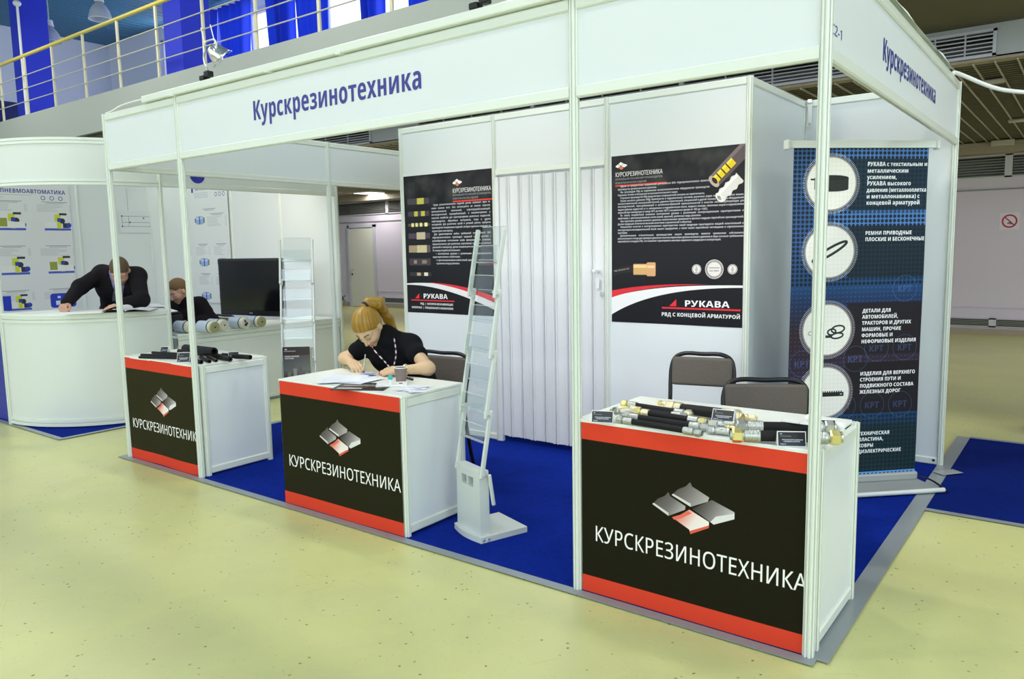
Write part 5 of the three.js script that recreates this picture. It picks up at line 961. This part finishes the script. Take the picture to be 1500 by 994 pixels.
{ // the suited man leaning on the rounded counter
  const p = person('man in a dark suit and lilac shirt leaning on the rounded counter, head bowed', V(-1.98, 0, -1.0));
  const hip = V(-1.98, 0.92, -1.0), belly = V(-1.92, 1.05, -0.965), chest = V(-1.81, 1.2, -0.9), lsh = V(-1.59, 1.3, -0.955), rsh = V(-1.945, 1.325, -0.80), neck = V(-1.73, 1.34, -0.855);
  const rel = V(-1.80, 1.215, -0.525), fist = V(-1.6, 1.05, -0.275), rwr = V(-1.655, 1.085, -0.335), lel = V(-1.37, 1.085, -0.87), lwr = V(-1.345, 1.06, -0.66);
  const head = frameOf(V(0.5, -0.74, 0.42), V(0.64, 0.0, -0.77), V(-1.6, 1.358, -0.80)), hn = V(0, -0.13, -0.03).applyMatrix4(head);
  const torso = torsoCaps(hip, belly, chest, lsh, rsh, neck, 0.26, 0.115), legs = [];
  for (const s of [-1, 1]) { const x = -1.98 + s * 0.07, z = -1.0 - s * 0.08; legs.push([V(x, 0.9, z), V(x, 0.5, z), 0.095, 0.07], [V(x, 0.5, z), V(x, 0.1, z), 0.066, 0.05], [V(x, 0.06, z), V(x + 0.11, 0.045, z + 0.11), 0.05, 0.04]); }
  const arms = [[rsh, rel, 0.056, 0.046], [rel, rwr, 0.046, 0.032], [lsh, lel, 0.056, 0.046], [lel, lwr, 0.046, 0.032]];
  const rh = handCaps(rwr, V(0.55, -0.35, 0.6), V(-0.1, 0.9, 0.3), V(0.7, 0.1, -0.6), [1.15, 1.15, 1.15, 1.15], 1.0), lh = handCaps(lwr, V(0.0, -0.25, 1), V(0, 1, 0.2), V(-1, 0.1, 0), [0.3, 0.3, 0.35, 0.4], 1.0);
  bodyOf(p, [capMesh([...torso, ...arms, [hn, neck, 0.056, 0.062], ...legs], 0.035, 90), headMesh(0.055, head, 1.04), capMesh(rh.caps, 0.009, 56), capMesh(lh.caps, 0.009, 56)], M.skinM);
  M.suit = phy({ color: lin(0.009, 0.008, 0.010), roughness: 0.9, specularIntensity: 0.35 }); M.lilac = std({ color: lin(0.30, 0.24, 0.50), roughness: 0.8 });
  // jacket opens over the chest: cut a wedge where shirt and tie show
  const fw = V(0.78, -0.05, 0.62).normalize(), lf = V(0.62, 0, -0.78), grown = torso.map(([a, b, r, s]) => [a, b, r + 0.02, s + 0.02]);
  const jc = capField([...grown, [rsh, rel, 0.078, 0.066], [rel, rwr, 0.066, 0.05], [lsh, lel, 0.078, 0.066], [lel, lwr, 0.066, 0.05]], 0.04);
  mesh('jacket', fieldMesh((x, y, z) => { const d = jc(x, y, z), qx = x - neck.x, qy = y - neck.y, qz = z - neck.z, f = qx * fw.x + qy * fw.y + qz * fw.z, l = Math.abs(qx * lf.x + qz * lf.z); const wedge = l - 0.085 - 0.25 * Math.min(0, qy + 0.02); return f > 0.02 && qy > -0.3 ? Math.max(d, -Math.max(wedge - 0.0, -0.3 - qy, 0.02 - f) ) : d; }, capBounds([...grown, [rel, rwr, 0.08, 0.06], [lel, lwr, 0.08, 0.06]], 0.03), 92), M.suit, p);
  mesh('shirt', capMesh(torso.map(([a, b, r, s]) => [a, b, r + 0.008, s + 0.008]), 0.035, 64), M.lilac, p);
  const tieTop = neck.clone().addScaledVector(fw, 0.085).add(V(0, -0.045, 0)); mesh('tie', merge([rod(tieTop, tieTop.clone().add(V(0.02, -0.03, 0.015)), 0.02, 0.016), rod(tieTop.clone().add(V(0.02, -0.03, 0.015)), tieTop.clone().add(V(0.06, -0.22, 0.05)), 0.016, 0.04)]), std({ color: lin(0.03, 0.03, 0.05), roughness: 0.6 }), p);
  mesh('trousers', capMesh([...legs.map(([a, b, r, s]) => [a, b, r + 0.014, s + 0.016])], 0.03, 60), M.suit, p);
  mesh('hair', fieldMesh(hairField((x, y, z) => Math.max(0.72 * z - 0.68 * y - 0.018, -0.05 - y - 0.1 * z, (Math.abs(x) > 0.06 && z > 0.02 && y < 0.02) ? 0.02 : -1), 0.004), new THREE.Box3(V(-0.11, -0.1, -0.14), V(0.11, 0.15, 0.12)), 60).scale(1.04, 1.04, 1.04).applyMatrix4(head), std({ color: lin(0.10, 0.062, 0.03), roughness: 0.75 }), p);
  brows(p, head, std({ color: lin(0.07, 0.045, 0.025), roughness: 0.8 }));
  const bd = neck.clone().addScaledVector(fw, 0.15).add(V(0.03, -0.19, 0)); mesh('badge', rbox(0.055, 0.035, 0.004, 0.001).applyMatrix4(frameOf(V(0.7, 0.3, 0.6), V(0.6, 0, -0.8), bd)), std({ color: lin(0.75, 0.55, 0.62), roughness: 0.5 }), p);
  settle(p);
}
{ // the seated man with glasses
  const p = person('seated man with glasses in a black sweater looking down behind the cylinders', V(-1.92, 0, -1.78));
  const hip = V(-1.92, 0.56, -1.80), belly = V(-1.92, 0.7, -1.77), chest = V(-1.91, 0.86, -1.68), lsh = V(-1.73, 0.975, -1.66), rsh = V(-2.09, 0.97, -1.62), neck = V(-1.905, 1.0, -1.61);
  const lel = V(-1.63, 0.80, -1.74), lwr = V(-1.64, 0.815, -1.5), rel = V(-2.13, 0.78, -1.5), rwr = V(-1.95, 0.81, -1.32);
  const head = frameOf(V(0.04, -0.5, 0.86), V(1, 0, -0.05), V(-1.9, 1.125, -1.53)), hn = V(0, -0.13, -0.03).applyMatrix4(head);
  const torso = torsoCaps(hip, belly, chest, lsh, rsh, neck, 0.26, 0.125), legs = [];
  for (const s of [-1, 1]) { const x = -1.92 + s * 0.1, k = V(x, 0.5, -1.36), a = V(x, 0.09, -1.4); legs.push([V(x, 0.555, -1.8), k, 0.088, 0.065], [k, a, 0.06, 0.045], [a, V(x, 0.045, -1.24), 0.045, 0.035]); }
  const arms = [[lsh, lel, 0.056, 0.046], [lel, lwr, 0.046, 0.032], [rsh, rel, 0.056, 0.046], [rel, rwr, 0.046, 0.032]];
  const lh = handCaps(lwr, V(-0.15, -0.1, 1), V(0.2, 1, 0.1), V(-1, 0.2, 0), [0.35, 0.35, 0.4, 0.4]), rh = handCaps(rwr, V(0.6, 0, 0.7), V(-0.1, 1, 0), V(0.7, 0.1, -0.6), [0.4, 0.4, 0.45, 0.5]);
  bodyOf(p, [capMesh([...torso, ...arms, [hn, neck, 0.056, 0.062], ...legs], 0.035, 84), headMesh(0.055, head, 1.03), capMesh(lh.caps, 0.009, 52), capMesh(rh.caps, 0.009, 52)], M.skinM);
  M.sweater = phy({ color: lin(0.006, 0.005, 0.007), roughness: 0.95, specularIntensity: 0.3 });
  mesh('sweater', capMesh([...torso.map(([a, b, r, s]) => [a, b, r + 0.014, s + 0.014]), [lsh, lel, 0.072, 0.062], [lel, lwr, 0.062, 0.046], [rsh, rel, 0.072, 0.062], [rel, rwr, 0.062, 0.046]], 0.04, 80), M.sweater, p);
  mesh('collar', new THREE.TorusGeometry(0.062, 0.014, 10, 28).scale(1, 1, 1.3).applyQuaternion(new THREE.Quaternion().setFromUnitVectors(V(0, 0, 1), hn.clone().sub(neck).normalize())).translate(...neck.clone().lerp(hn, 0.55).toArray()), M.white, p);
  mesh('trousers', capMesh(legs.map(([a, b, r, s]) => [a, b, r + 0.014, s + 0.016]), 0.03, 52), M.dark, p);
  mesh('hair', fieldMesh(hairField((x, y, z) => Math.max(0.85 * z - 0.5 * y - 0.028, -0.05 - y - 0.1 * z, (Math.abs(x) > 0.06 && z > 0.0 && y < 0.03) ? 0.02 : -1), 0.006), new THREE.Box3(V(-0.11, -0.1, -0.14), V(0.11, 0.15, 0.12)), 60).scale(1.03, 1.03, 1.03).applyMatrix4(head), std({ color: lin(0.13, 0.07, 0.025), roughness: 0.7 }), p);
  brows(p, head, std({ color: lin(0.09, 0.055, 0.025), roughness: 0.8 }));
  const rims = []; for (const s of [-1, 1]) { rims.push(new THREE.TorusGeometry(0.021, 0.0016, 6, 24).scale(1.1, 0.8, 1).translate(s * 0.033, -0.006, 0.104), rod([s * 0.055, -0.002, 0.1], [s * 0.082, 0.0, 0.0], 0.0014)); } rims.push(rod([-0.01, -0.004, 0.106], [0.01, -0.004, 0.106], 0.0015)); mesh('glasses', merge(rims).applyMatrix4(head), M.silver, p);
  settle(p);
  chair('grey padded chair that the seated man with glasses sits on', -1.92, -1.82, 0, {});
}

// ---------------------------------------------------------------- the neighbouring stand across the aisle
const NX = -1.06, NZ = 0.05, NR = 1.0, NC = [NX - NR, NZ - NR], NB = -2.97, NL = -5.06, NH = 2.5;
function arcBox(r0, r1, y0, y1, a0 = 0, a1 = Math.PI / 2, n = 28) {   // angle 0 = +z, pi/2 = +x, about NC
  const pts = []; for (let i = 0; i <= n; i++) { const a = a0 + (a1 - a0) * i / n; pts.push([Math.sin(a) * r1, -Math.cos(a) * r1]); } for (let i = n; i >= 0; i--) { const a = a0 + (a1 - a0) * i / n; pts.push([Math.sin(a) * r0, -Math.cos(a) * r0]); }
  return toCreasedNormals(extrude(pts, y1 - y0).rotateX(-Math.PI / 2).translate(0, y0, 0), 0.5);
}
{
  const NP = 'white slotted post of the neighbouring stand ';
  post(NC[0], NZ, NP + 'at the left end of the curved counter'); post(NX, NC[1], NP + 'where the curved counter meets the aisle');
  post(NX, NB, NP + 'at the back beside the wall panels'); post(NL, NB, NP + 'in its rear corner'); post(NL, -2.0, NP + 'beside the machinery poster'); post(NL, NZ, NP + 'at its far front corner');
  for (const x of [-2.06, -3.06, -4.06]) post(x, NB, NP + (x > -2.5 ? 'behind the television' : x > -3.5 ? 'right of the blue cylinder poster' : 'left of the blue cylinder poster'));
  const cf = thing('curved_fascia', 'curved white fascia over the rounded counter of the neighbouring stand', 'fascia', [NC[0], 2.108, NC[1]]);
  mesh('panel', arcBox(NR - 0.004, NR + 0.004, 0.05, 0.36), M.neighbour, cf);
  for (const [y, n] of [[0, 'bottom_rail'], [0.344, 'top_rail']]) { mesh(n, merge([arcBox(NR - 0.016, NR + 0.016, y, y + 0.02), arcBox(NR - 0.006, NR + 0.006, y + 0.02, y + 0.028), arcBox(NR - 0.016, NR + 0.016, y + 0.028, y + 0.05)]), M.alu, cf); }
  const cl = thing('crumpled_cloth', 'crumpled white plastic lying on top of the curved fascia', 'plastic', [NC[0] + 0.1, NH, NZ - 0.02]); { const g = new THREE.SphereGeometry(0.09, 24, 12, 0, 6.3, 0, 1.57).scale(1.6, 0.5, 0.5), p = g.attributes.position; for (let i = 0; i < p.count; i++) { const s = 1 + 0.25 * Math.sin(p.getX(i) * 70) * Math.cos(p.getZ(i) * 60); p.setY(i, p.getY(i) * s); } g.computeVertexNormals(); mesh('heap', g, M.white, cl); }
  const sf = panelUnit('fascia_panel', 'aisle side fascia of the neighbouring stand with a round blue emblem', 'fascia', NX, NC[1], NX, NB, 2.108, NH, { mat: M.neighbour });
  mesh('emblem', cyl(0.075, 0.075, 0.003, 32).rotateX(Math.PI / 2).translate(-(-1.32 - (NC[1] + NB) / 2), 0.125, 0.006), std({ color: lin(0.02, 0.03, 0.35), roughness: 0.5 }), sf.g);
  mesh('emblem_mark', merge([box(0.05, 0.012, 0.002, 0, 0, 0), box(0.012, 0.05, 0.002, 0, 0, 0)]).translate(-(-1.32 - (NC[1] + NB) / 2), 0.135, 0.009), M.white, sf.g);
  for (const [a, b, l] of [[-2.06, NX, 'white back wall panel of the neighbouring stand behind the television'], [-3.06, -2.06, 'white back wall panel left of the television'], [-4.06, -3.06, 'white back wall panel carrying the blue cylinder poster'], [NL, -4.06, 'white back wall panel in the corner of the neighbouring stand']]) panelUnit('exhibition_wall', l, 'wall panel', a, NB, b, NB, 0.008, NH, { mat: M.neighbour });
  panelUnit('exhibition_wall', 'cream side wall panel behind the man in the suit', 'wall panel', NL, -2.0, NL, NB, 0.008, NH, { mat: M.neighbour });
  panelUnit('exhibition_wall', 'side wall panel carrying the machinery poster', 'wall panel', NL, NZ, NL, -2.0, 0.008, NH, { mat: M.neighbour });
  // curved counter
  const cc = thing('curved_counter', 'rounded white reception counter at the corner of the neighbouring stand', 'counter', [NC[0], 0.0065, NC[1]]);
  mesh('front_skin', arcBox(NR - 0.012, NR - 0.004, 0.06, 0.95), M.neighbour, cc); mesh('base_rail', merge([arcBox(NR - 0.018, NR + 0.006, 0.012, 0.04), arcBox(NR - 0.016, NR - 0.006, 0.04, 0.047), arcBox(NR - 0.018, NR + 0.006, 0.047, 0.075)]), M.alu, cc);
  mesh('top_rail', merge([arcBox(NR - 0.018, NR + 0.006, 0.925, 0.95), arcBox(NR - 0.018, NR - 0.006, 0.95, 0.957), arcBox(NR - 0.018, NR + 0.006, 0.957, 0.985)]), M.alu, cc); mesh('worktop', arcBox(NR - 0.5, NR + 0.012, 0.985, 1.005), M.top, cc);
  // long aisle counter with the cylinders
  const lc = thing('aisle_counter', 'long white counter of the neighbouring stand along the aisle', 'counter', [NX, 0.0065, -1.98]);
  const ln = 1.92; mesh('front_panel', box(0.008, 0.6, ln, -0.006, 0.36, 0), M.neighbour, lc); mesh('base_rail', railGeo(ln).rotateY(Math.PI / 2).translate(-0.004, 0.012, 0), M.alu, lc);
  mesh('top_rail', merge([railGeo(ln, 0.045).rotateY(Math.PI / 2).translate(-0.004, 0.655, 0), railGeo(ln, 0.04).rotateY(Math.PI / 2).translate(-0.004, 0.702, 0)]), M.alu, lc); mesh('worktop', rbox(0.52, 0.02, ln, 0.004, -0.245, 0.752, 0), M.top, lc);
  mesh('end_panel', box(0.5, 0.7, 0.01, -0.25, 0.37, ln / 2 - 0.005), M.neighbour, lc); mesh('end_panel', box(0.5, 0.7, 0.01, -0.25, 0.37, -ln / 2 + 0.005), M.neighbour, lc);
  // filter cylinders
  M.paleBlue = std({ color: lin(0.46, 0.53, 0.66), roughness: 0.35 }); M.olive = std({ color: lin(0.34, 0.34, 0.17), roughness: 0.5, metalness: 0.3 }); M.cream = std({ color: lin(0.66, 0.64, 0.54), roughness: 0.4, metalness: 0.3 });
  [[279, 479, 0, 'beside the black case'], [313, 479, 1, 'olive cap, beside the post'], [327, 476, 0, 'pale cap, behind its neighbour'], [359, 473, 2, 'dark valve fitting'], [382, 471, 1, 'olive cap, nearest the television']].forEach(([px, py, kind, l]) => {
    const r = 0.058, p = at(px, py, 1, 0.769 + r), c = thing('filter_cylinder', 'pale blue cylinder on the aisle counter, ' + l, 'cylinder', [p.x - 0.05, 0.769, p.z], 0.1, 'pale blue cylinders on the aisle counter');
    const ax = (g, x, m, n) => mesh(n, g.rotateZ(-Math.PI / 2).translate(x, r, 0), m, c);
    ax(cyl(r * 0.97, r * 0.97, 0.15, 28), -0.07, M.paleBlue, 'body'); ax(cyl(r, r, 0.012, 28), 0.01, M.dark, 'band'); ax(cyl(r * 0.96, r * 0.98, 0.035, 28), 0.033, M.cream, 'collar'); ax(cyl(r * 0.86, r * 0.92, 0.014, 28), 0.057, kind === 1 ? M.olive : M.cream, 'end_cap'); ax(cyl(r * 0.12, r * 0.12, 0.006, 14), 0.066, M.dark, 'port');
    if (kind === 2) mesh('valve', merge([rod([0.06, r, -0.01], [0.075, r * 0.7, 0.02], 0.012), rod([0.064, r * 1.2, 0.012], [0.07, r * 1.5, 0.02], 0.008)]), M.dark, c);
  });
  // television on a stand
  const tv = thing('television', 'large black flat television standing behind the blue cylinders', 'television', [-1.83, 0.0065, -2.36], 0.12);
  mesh('bezel', rbox(1.02, 0.64, 0.05, 0.012, 0, 1.12, 0, 3), M.black, tv); mesh('screen', box(0.94, 0.55, 0.004, 0, 1.135, 0.026), std({ color: lin(0.004, 0.004, 0.006), roughness: 0.12 }), tv); mesh('badge', box(0.05, 0.008, 0.003, 0, 0.83, 0.027), M.silver, tv);
  mesh('pole', rod([0, 0.03, -0.05], [0, 1.1, -0.05], 0.03), M.black, tv); mesh('foot', rbox(0.55, 0.03, 0.4, 0.01, 0, 0.015, -0.05), M.black, tv);
  // posters
  const machine = (g, x, y, s, seedv) => { const c = ['#1f3fa8', '#c9cf2a', '#2a2c34', '#e4e4da', '#5a6a9c']; g.save(); g.translate(x, y); g.scale(s, s); g.fillStyle = '#3c55b8'; g.fillRect(-70, 34, 140, 12); g.fillStyle = '#e0e0d8'; g.fillRect(-66, -2, 56, 34); g.fillStyle = c[1]; g.fillRect(-14, -44, 34, 40); g.fillRect(-2, 0, 22, 36); g.fillStyle = c[2]; g.fillRect(12, -52, 40, 12); g.fillRect(28, 4, 34, 28); g.beginPath(); g.arc(26, -8, 15, 0, 7); g.fill(); g.fillStyle = c[0]; g.fillRect(0, -24, 20, 22); g.beginPath(); g.arc(60, 16, 14, 0, 7); g.fill(); if (seedv % 2) { g.fillStyle = c[3]; g.fillRect(-20, 0, 88, 34); g.fillStyle = '#90983c'; g.fillRect(-60, -20, 40, 46); } g.restore(); };
  const para = (g, x, y, w, n) => { g.fillStyle = '#8a8f94'; g.fillRect(x + w * 0.15, y, w * 0.7, 5); g.fillRect(x + w * 0.25, y + 11, w * 0.5, 4); g.fillStyle = '#adb1b2'; for (let i = 0; i < n; i++) { g.fillRect(x, y + 24 + i * 9, w * rr(0.45, 0.8), 2.6); g.fillRect(x + w * 0.9, y + 24 + i * 9, w * 0.08, 2.6); } };
  const mt = canvasTex(1024, 1280, (g, w, h) => {
    g.fillStyle = '#dadcd8'; g.fillRect(0, 0, w, h); g.fillStyle = '#2d2f86'; fitText(g, 'ПНЕВМОАВТОМАТИКА', w * 0.5, 78, w * 0.47, 'bold 44px sans-serif'); g.fillStyle = '#9a9ea4'; g.fillRect(20, 92, w * 0.7, 3); g.fillRect(20, 112, w * 0.5, 3);
    g.strokeStyle = '#3d4a9c'; g.lineWidth = 5; for (const x of [0.8, 0.865, 0.93]) { g.beginPath(); g.arc(w * x, 112, 15, 0, 7); g.stroke(); }
    for (let r = 0; r < 3; r++) for (let c = 0; c < 3; c++) { para(g, w * (0.08 + c * 0.334), 140 + r * 355, w * 0.27, 7); if (r < 2) machine(g, w * (0.225 + c * 0.334), 306 + r * 352, 1.45, r + c); }
    g.fillStyle = '#1d36b4'; g.beginPath(); g.roundRect(w * 0.79, 890, 200, 118, 24); g.fill(); g.fillStyle = '#cfd8ec'; g.fillRect(w * 0.83, 950, 56, 36); g.fillRect(w * 0.845, 912, 24, 18); g.fillRect(w * 0.92, 905, 20, 20); machine(g, w * 0.56, 950, 1.3, 0); g.fillStyle = '#1d36b4'; g.fillRect(w * 0.42, 890, 90, 116);
  });
  single('machinery_poster', 'white poster with yellow and blue machines behind the rounded counter', 'poster', new THREE.PlaneGeometry(1.6, 2.0).translate(0, 1.0, 0), std({ map: mt, roughness: 0.5 }), [NL + 0.02, 0.42, -1.1], Math.PI / 2);
  const ct = canvasTex(512, 960, (g, w, h) => {
    g.fillStyle = '#d8dcd8'; g.fillRect(0, 0, w, h); g.fillStyle = '#32377c'; g.fillRect(24, 26, 26, 38); fitText(g, 'ЗАО «ТРАНСПНЕВМАТИКА»', 76, 50, 330, 'bold 30px sans-serif'); g.strokeStyle = '#55598c'; g.lineWidth = 5; for (const x of [360, 410, 460]) { g.beginPath(); g.arc(x, 92, 15, 0, 7); g.stroke(); } g.fillStyle = '#a4a8ae'; for (let i = 0; i < 4; i++) g.fillRect(60, 70 + i * 12, 190, 3);
    const dev = (x, y, s) => { g.save(); g.translate(x, y); g.scale(s, s); g.fillStyle = '#8ea8d8'; g.beginPath(); g.roundRect(-44, -26, 82, 52, 10); g.fill(); g.fillStyle = '#b9c9ea'; g.fillRect(-40, -20, 74, 14); g.fillStyle = '#6b7a5a'; g.fillRect(-58, -14, 14, 28); g.fillRect(38, -18, 16, 36); g.fillStyle = '#2c3c7c'; g.fillRect(-8, -26, 10, 52); g.restore(); };
    para(g, 130, 200, 250, 0); para(g, 220, 240, 270, 9); dev(120, 290, 1.25); para(g, 40, 480, 200, 8); para(g, 290, 480, 200, 8); dev(150, 630, 1.25); dev(400, 630, 1.25); para(g, 60, 720, 190, 8); para(g, 290, 720, 190, 8); dev(150, 905, 1.2); dev(400, 905, 1.2);
  });
  single('cylinder_poster', 'narrow white poster with small blue cylinder pictures behind the seated man', 'poster', new THREE.PlaneGeometry(0.86, 1.55).translate(0, 0.775, 0), std({ map: ct, roughness: 0.5 }), [-3.53, 0.86, NB + 0.02]);
  // thin outline drawing hung on the corner wall
  const dt = canvasTex(256, 128, (g, w, h) => { g.fillStyle = '#d4d9d6'; g.fillRect(0, 0, w, h); g.strokeStyle = '#6c7270'; g.lineWidth = 2; g.strokeRect(20, 30, 216, 60); g.beginPath(); g.moveTo(20, 66); g.lineTo(236, 66); g.moveTo(60, 30); g.lineTo(60, 90); g.stroke(); g.fillStyle = '#3c4042'; for (const [x, y] of [[20, 30], [20, 90], [66, 66], [150, 40], [190, 86], [236, 60]]) g.fillRect(x - 4, y - 4, 8, 8); });
  const dp = at(205, 320, 0, NL + 0.012), dr = thing('outline_drawing', 'pale technical outline drawing hanging on a thread behind the suited man', 'drawing', [NL + 0.012, dp.y - 0.2, dp.z], Math.PI / 2);
  mesh('sheet', new THREE.PlaneGeometry(0.6, 0.3).translate(0, 0.15, 0), std({ map: dt, roughness: 0.7 }), dr); mesh('thread', rod([-0.16, 0.3, 0], [-0.16, 2.42 - dp.y + 0.2, 0], 0.002), M.aluGroove, dr);
  // papers on the curved counter
  const cp = (label, px, py, w, d, t, m = M.paper, y = 1.012) => { const p = at(px, py, 1, y); return single('counter_paper', label, 'paper', box(w, 0.0015, d, 0, 0.0008, 0), m, [p.x, y, p.z], t); };
  cp('white sheet under the suited man\'s fist', 95, 458, 0.3, 0.21, 0.6); cp('white sheet on the middle of the rounded counter', 125, 458, 0.3, 0.21, 1.0, M.paper, 1.014); cp('white sheet at the aisle end of the rounded counter', 222, 449, 0.28, 0.2, 1.4);
  const mp = at(190, 455, 1, 1.0125), mg = thing('open_magazine', 'open magazine with a curled page in front of the suited man', 'magazine', [mp.x, 1.0125, mp.z], 0.85);
  const page = (s) => { const g = new THREE.PlaneGeometry(0.21, 0.29, 14, 2).rotateX(-Math.PI / 2), p = g.attributes.position; for (let i = 0; i < p.count; i++) { const u = (p.getX(i) + 0.105) / 0.21; p.setXYZ(i, s * u * 0.2, 0.004 + 0.045 * Math.sin(Math.PI * Math.pow(u, 0.6)) * (s < 0 ? 1 : 0.35), p.getZ(i)); } g.computeVertexNormals(); return g; };
  const pm = std({ color: lin(0.74, 0.74, 0.78), roughness: 0.5, side: THREE.DoubleSide }); mesh('left_page', page(-1), pm, mg); mesh('right_page', page(1), pm, mg); mesh('cover', box(0.41, 0.003, 0.295, 0, 0.0015, 0), M.dark, mg);
  // black case and open book in front of the seated man
  const kb = at(251, 486, 1, 0.769), bx = thing('black_case', 'black case standing open on the aisle counter before the seated man', 'case', [kb.x - 0.12, 0.769, kb.z - 0.02], 0.1); mesh('case_body', rbox(0.2, 0.16, 0.24, 0.012, 0, 0.08, 0), M.black, bx); mesh('case_lid', rbox(0.2, 0.015, 0.24, 0.005, -0.02, 0.168, 0).rotateZ(0.05), M.black, bx);
  const ob = thing('open_book', 'open white book resting on the black case', 'book', [kb.x - 0.16, 0.985, kb.z + 0.02], 0.2); for (const s of [-1, 1]) mesh('page_block', rbox(0.14, 0.008, 0.2, 0.003, s * 0.07, 0.0, 0).rotateZ(s * 0.06), M.paper, ob); ob.rotation.z = -0.25;
  // blue cabinet of the stand further along
  const bc = thing('blue_barrier', 'blue front panel of the next stand left of the rounded counter', 'panel', [-2.66, 0.0065, 0.0]); M.cabBlue = std({ color: lin(0.01, 0.02, 0.30), roughness: 0.5 });
  mesh('barrier_body', rbox(1.12, 0.96, 0.04, 0.01, 0, 0.48, 0), M.cabBlue, bc); mesh('barrier_cap', rbox(1.12, 0.02, 0.05, 0.006, 0, 0.97, 0), M.cabBlue, bc);
  const nb = thing('navy_plinth', 'navy blue plinth on the yellow floor past the dark carpet strip', 'plinth', [5.62, 0, -4.45]); mesh('plinth_body', rbox(0.5, 0.16, 0.4, 0.01, 0, 0.08, 0), M.cabBlue, nb); mesh('plinth_top', rbox(0.46, 0.24, 0.36, 0.02, 0, 0.28, 0), M.navy, nb);
}

scene.traverse((o) => { if (o.isMesh) { o.castShadow = true; o.receiveShadow = true; } });
renderer.render(scene, camera);
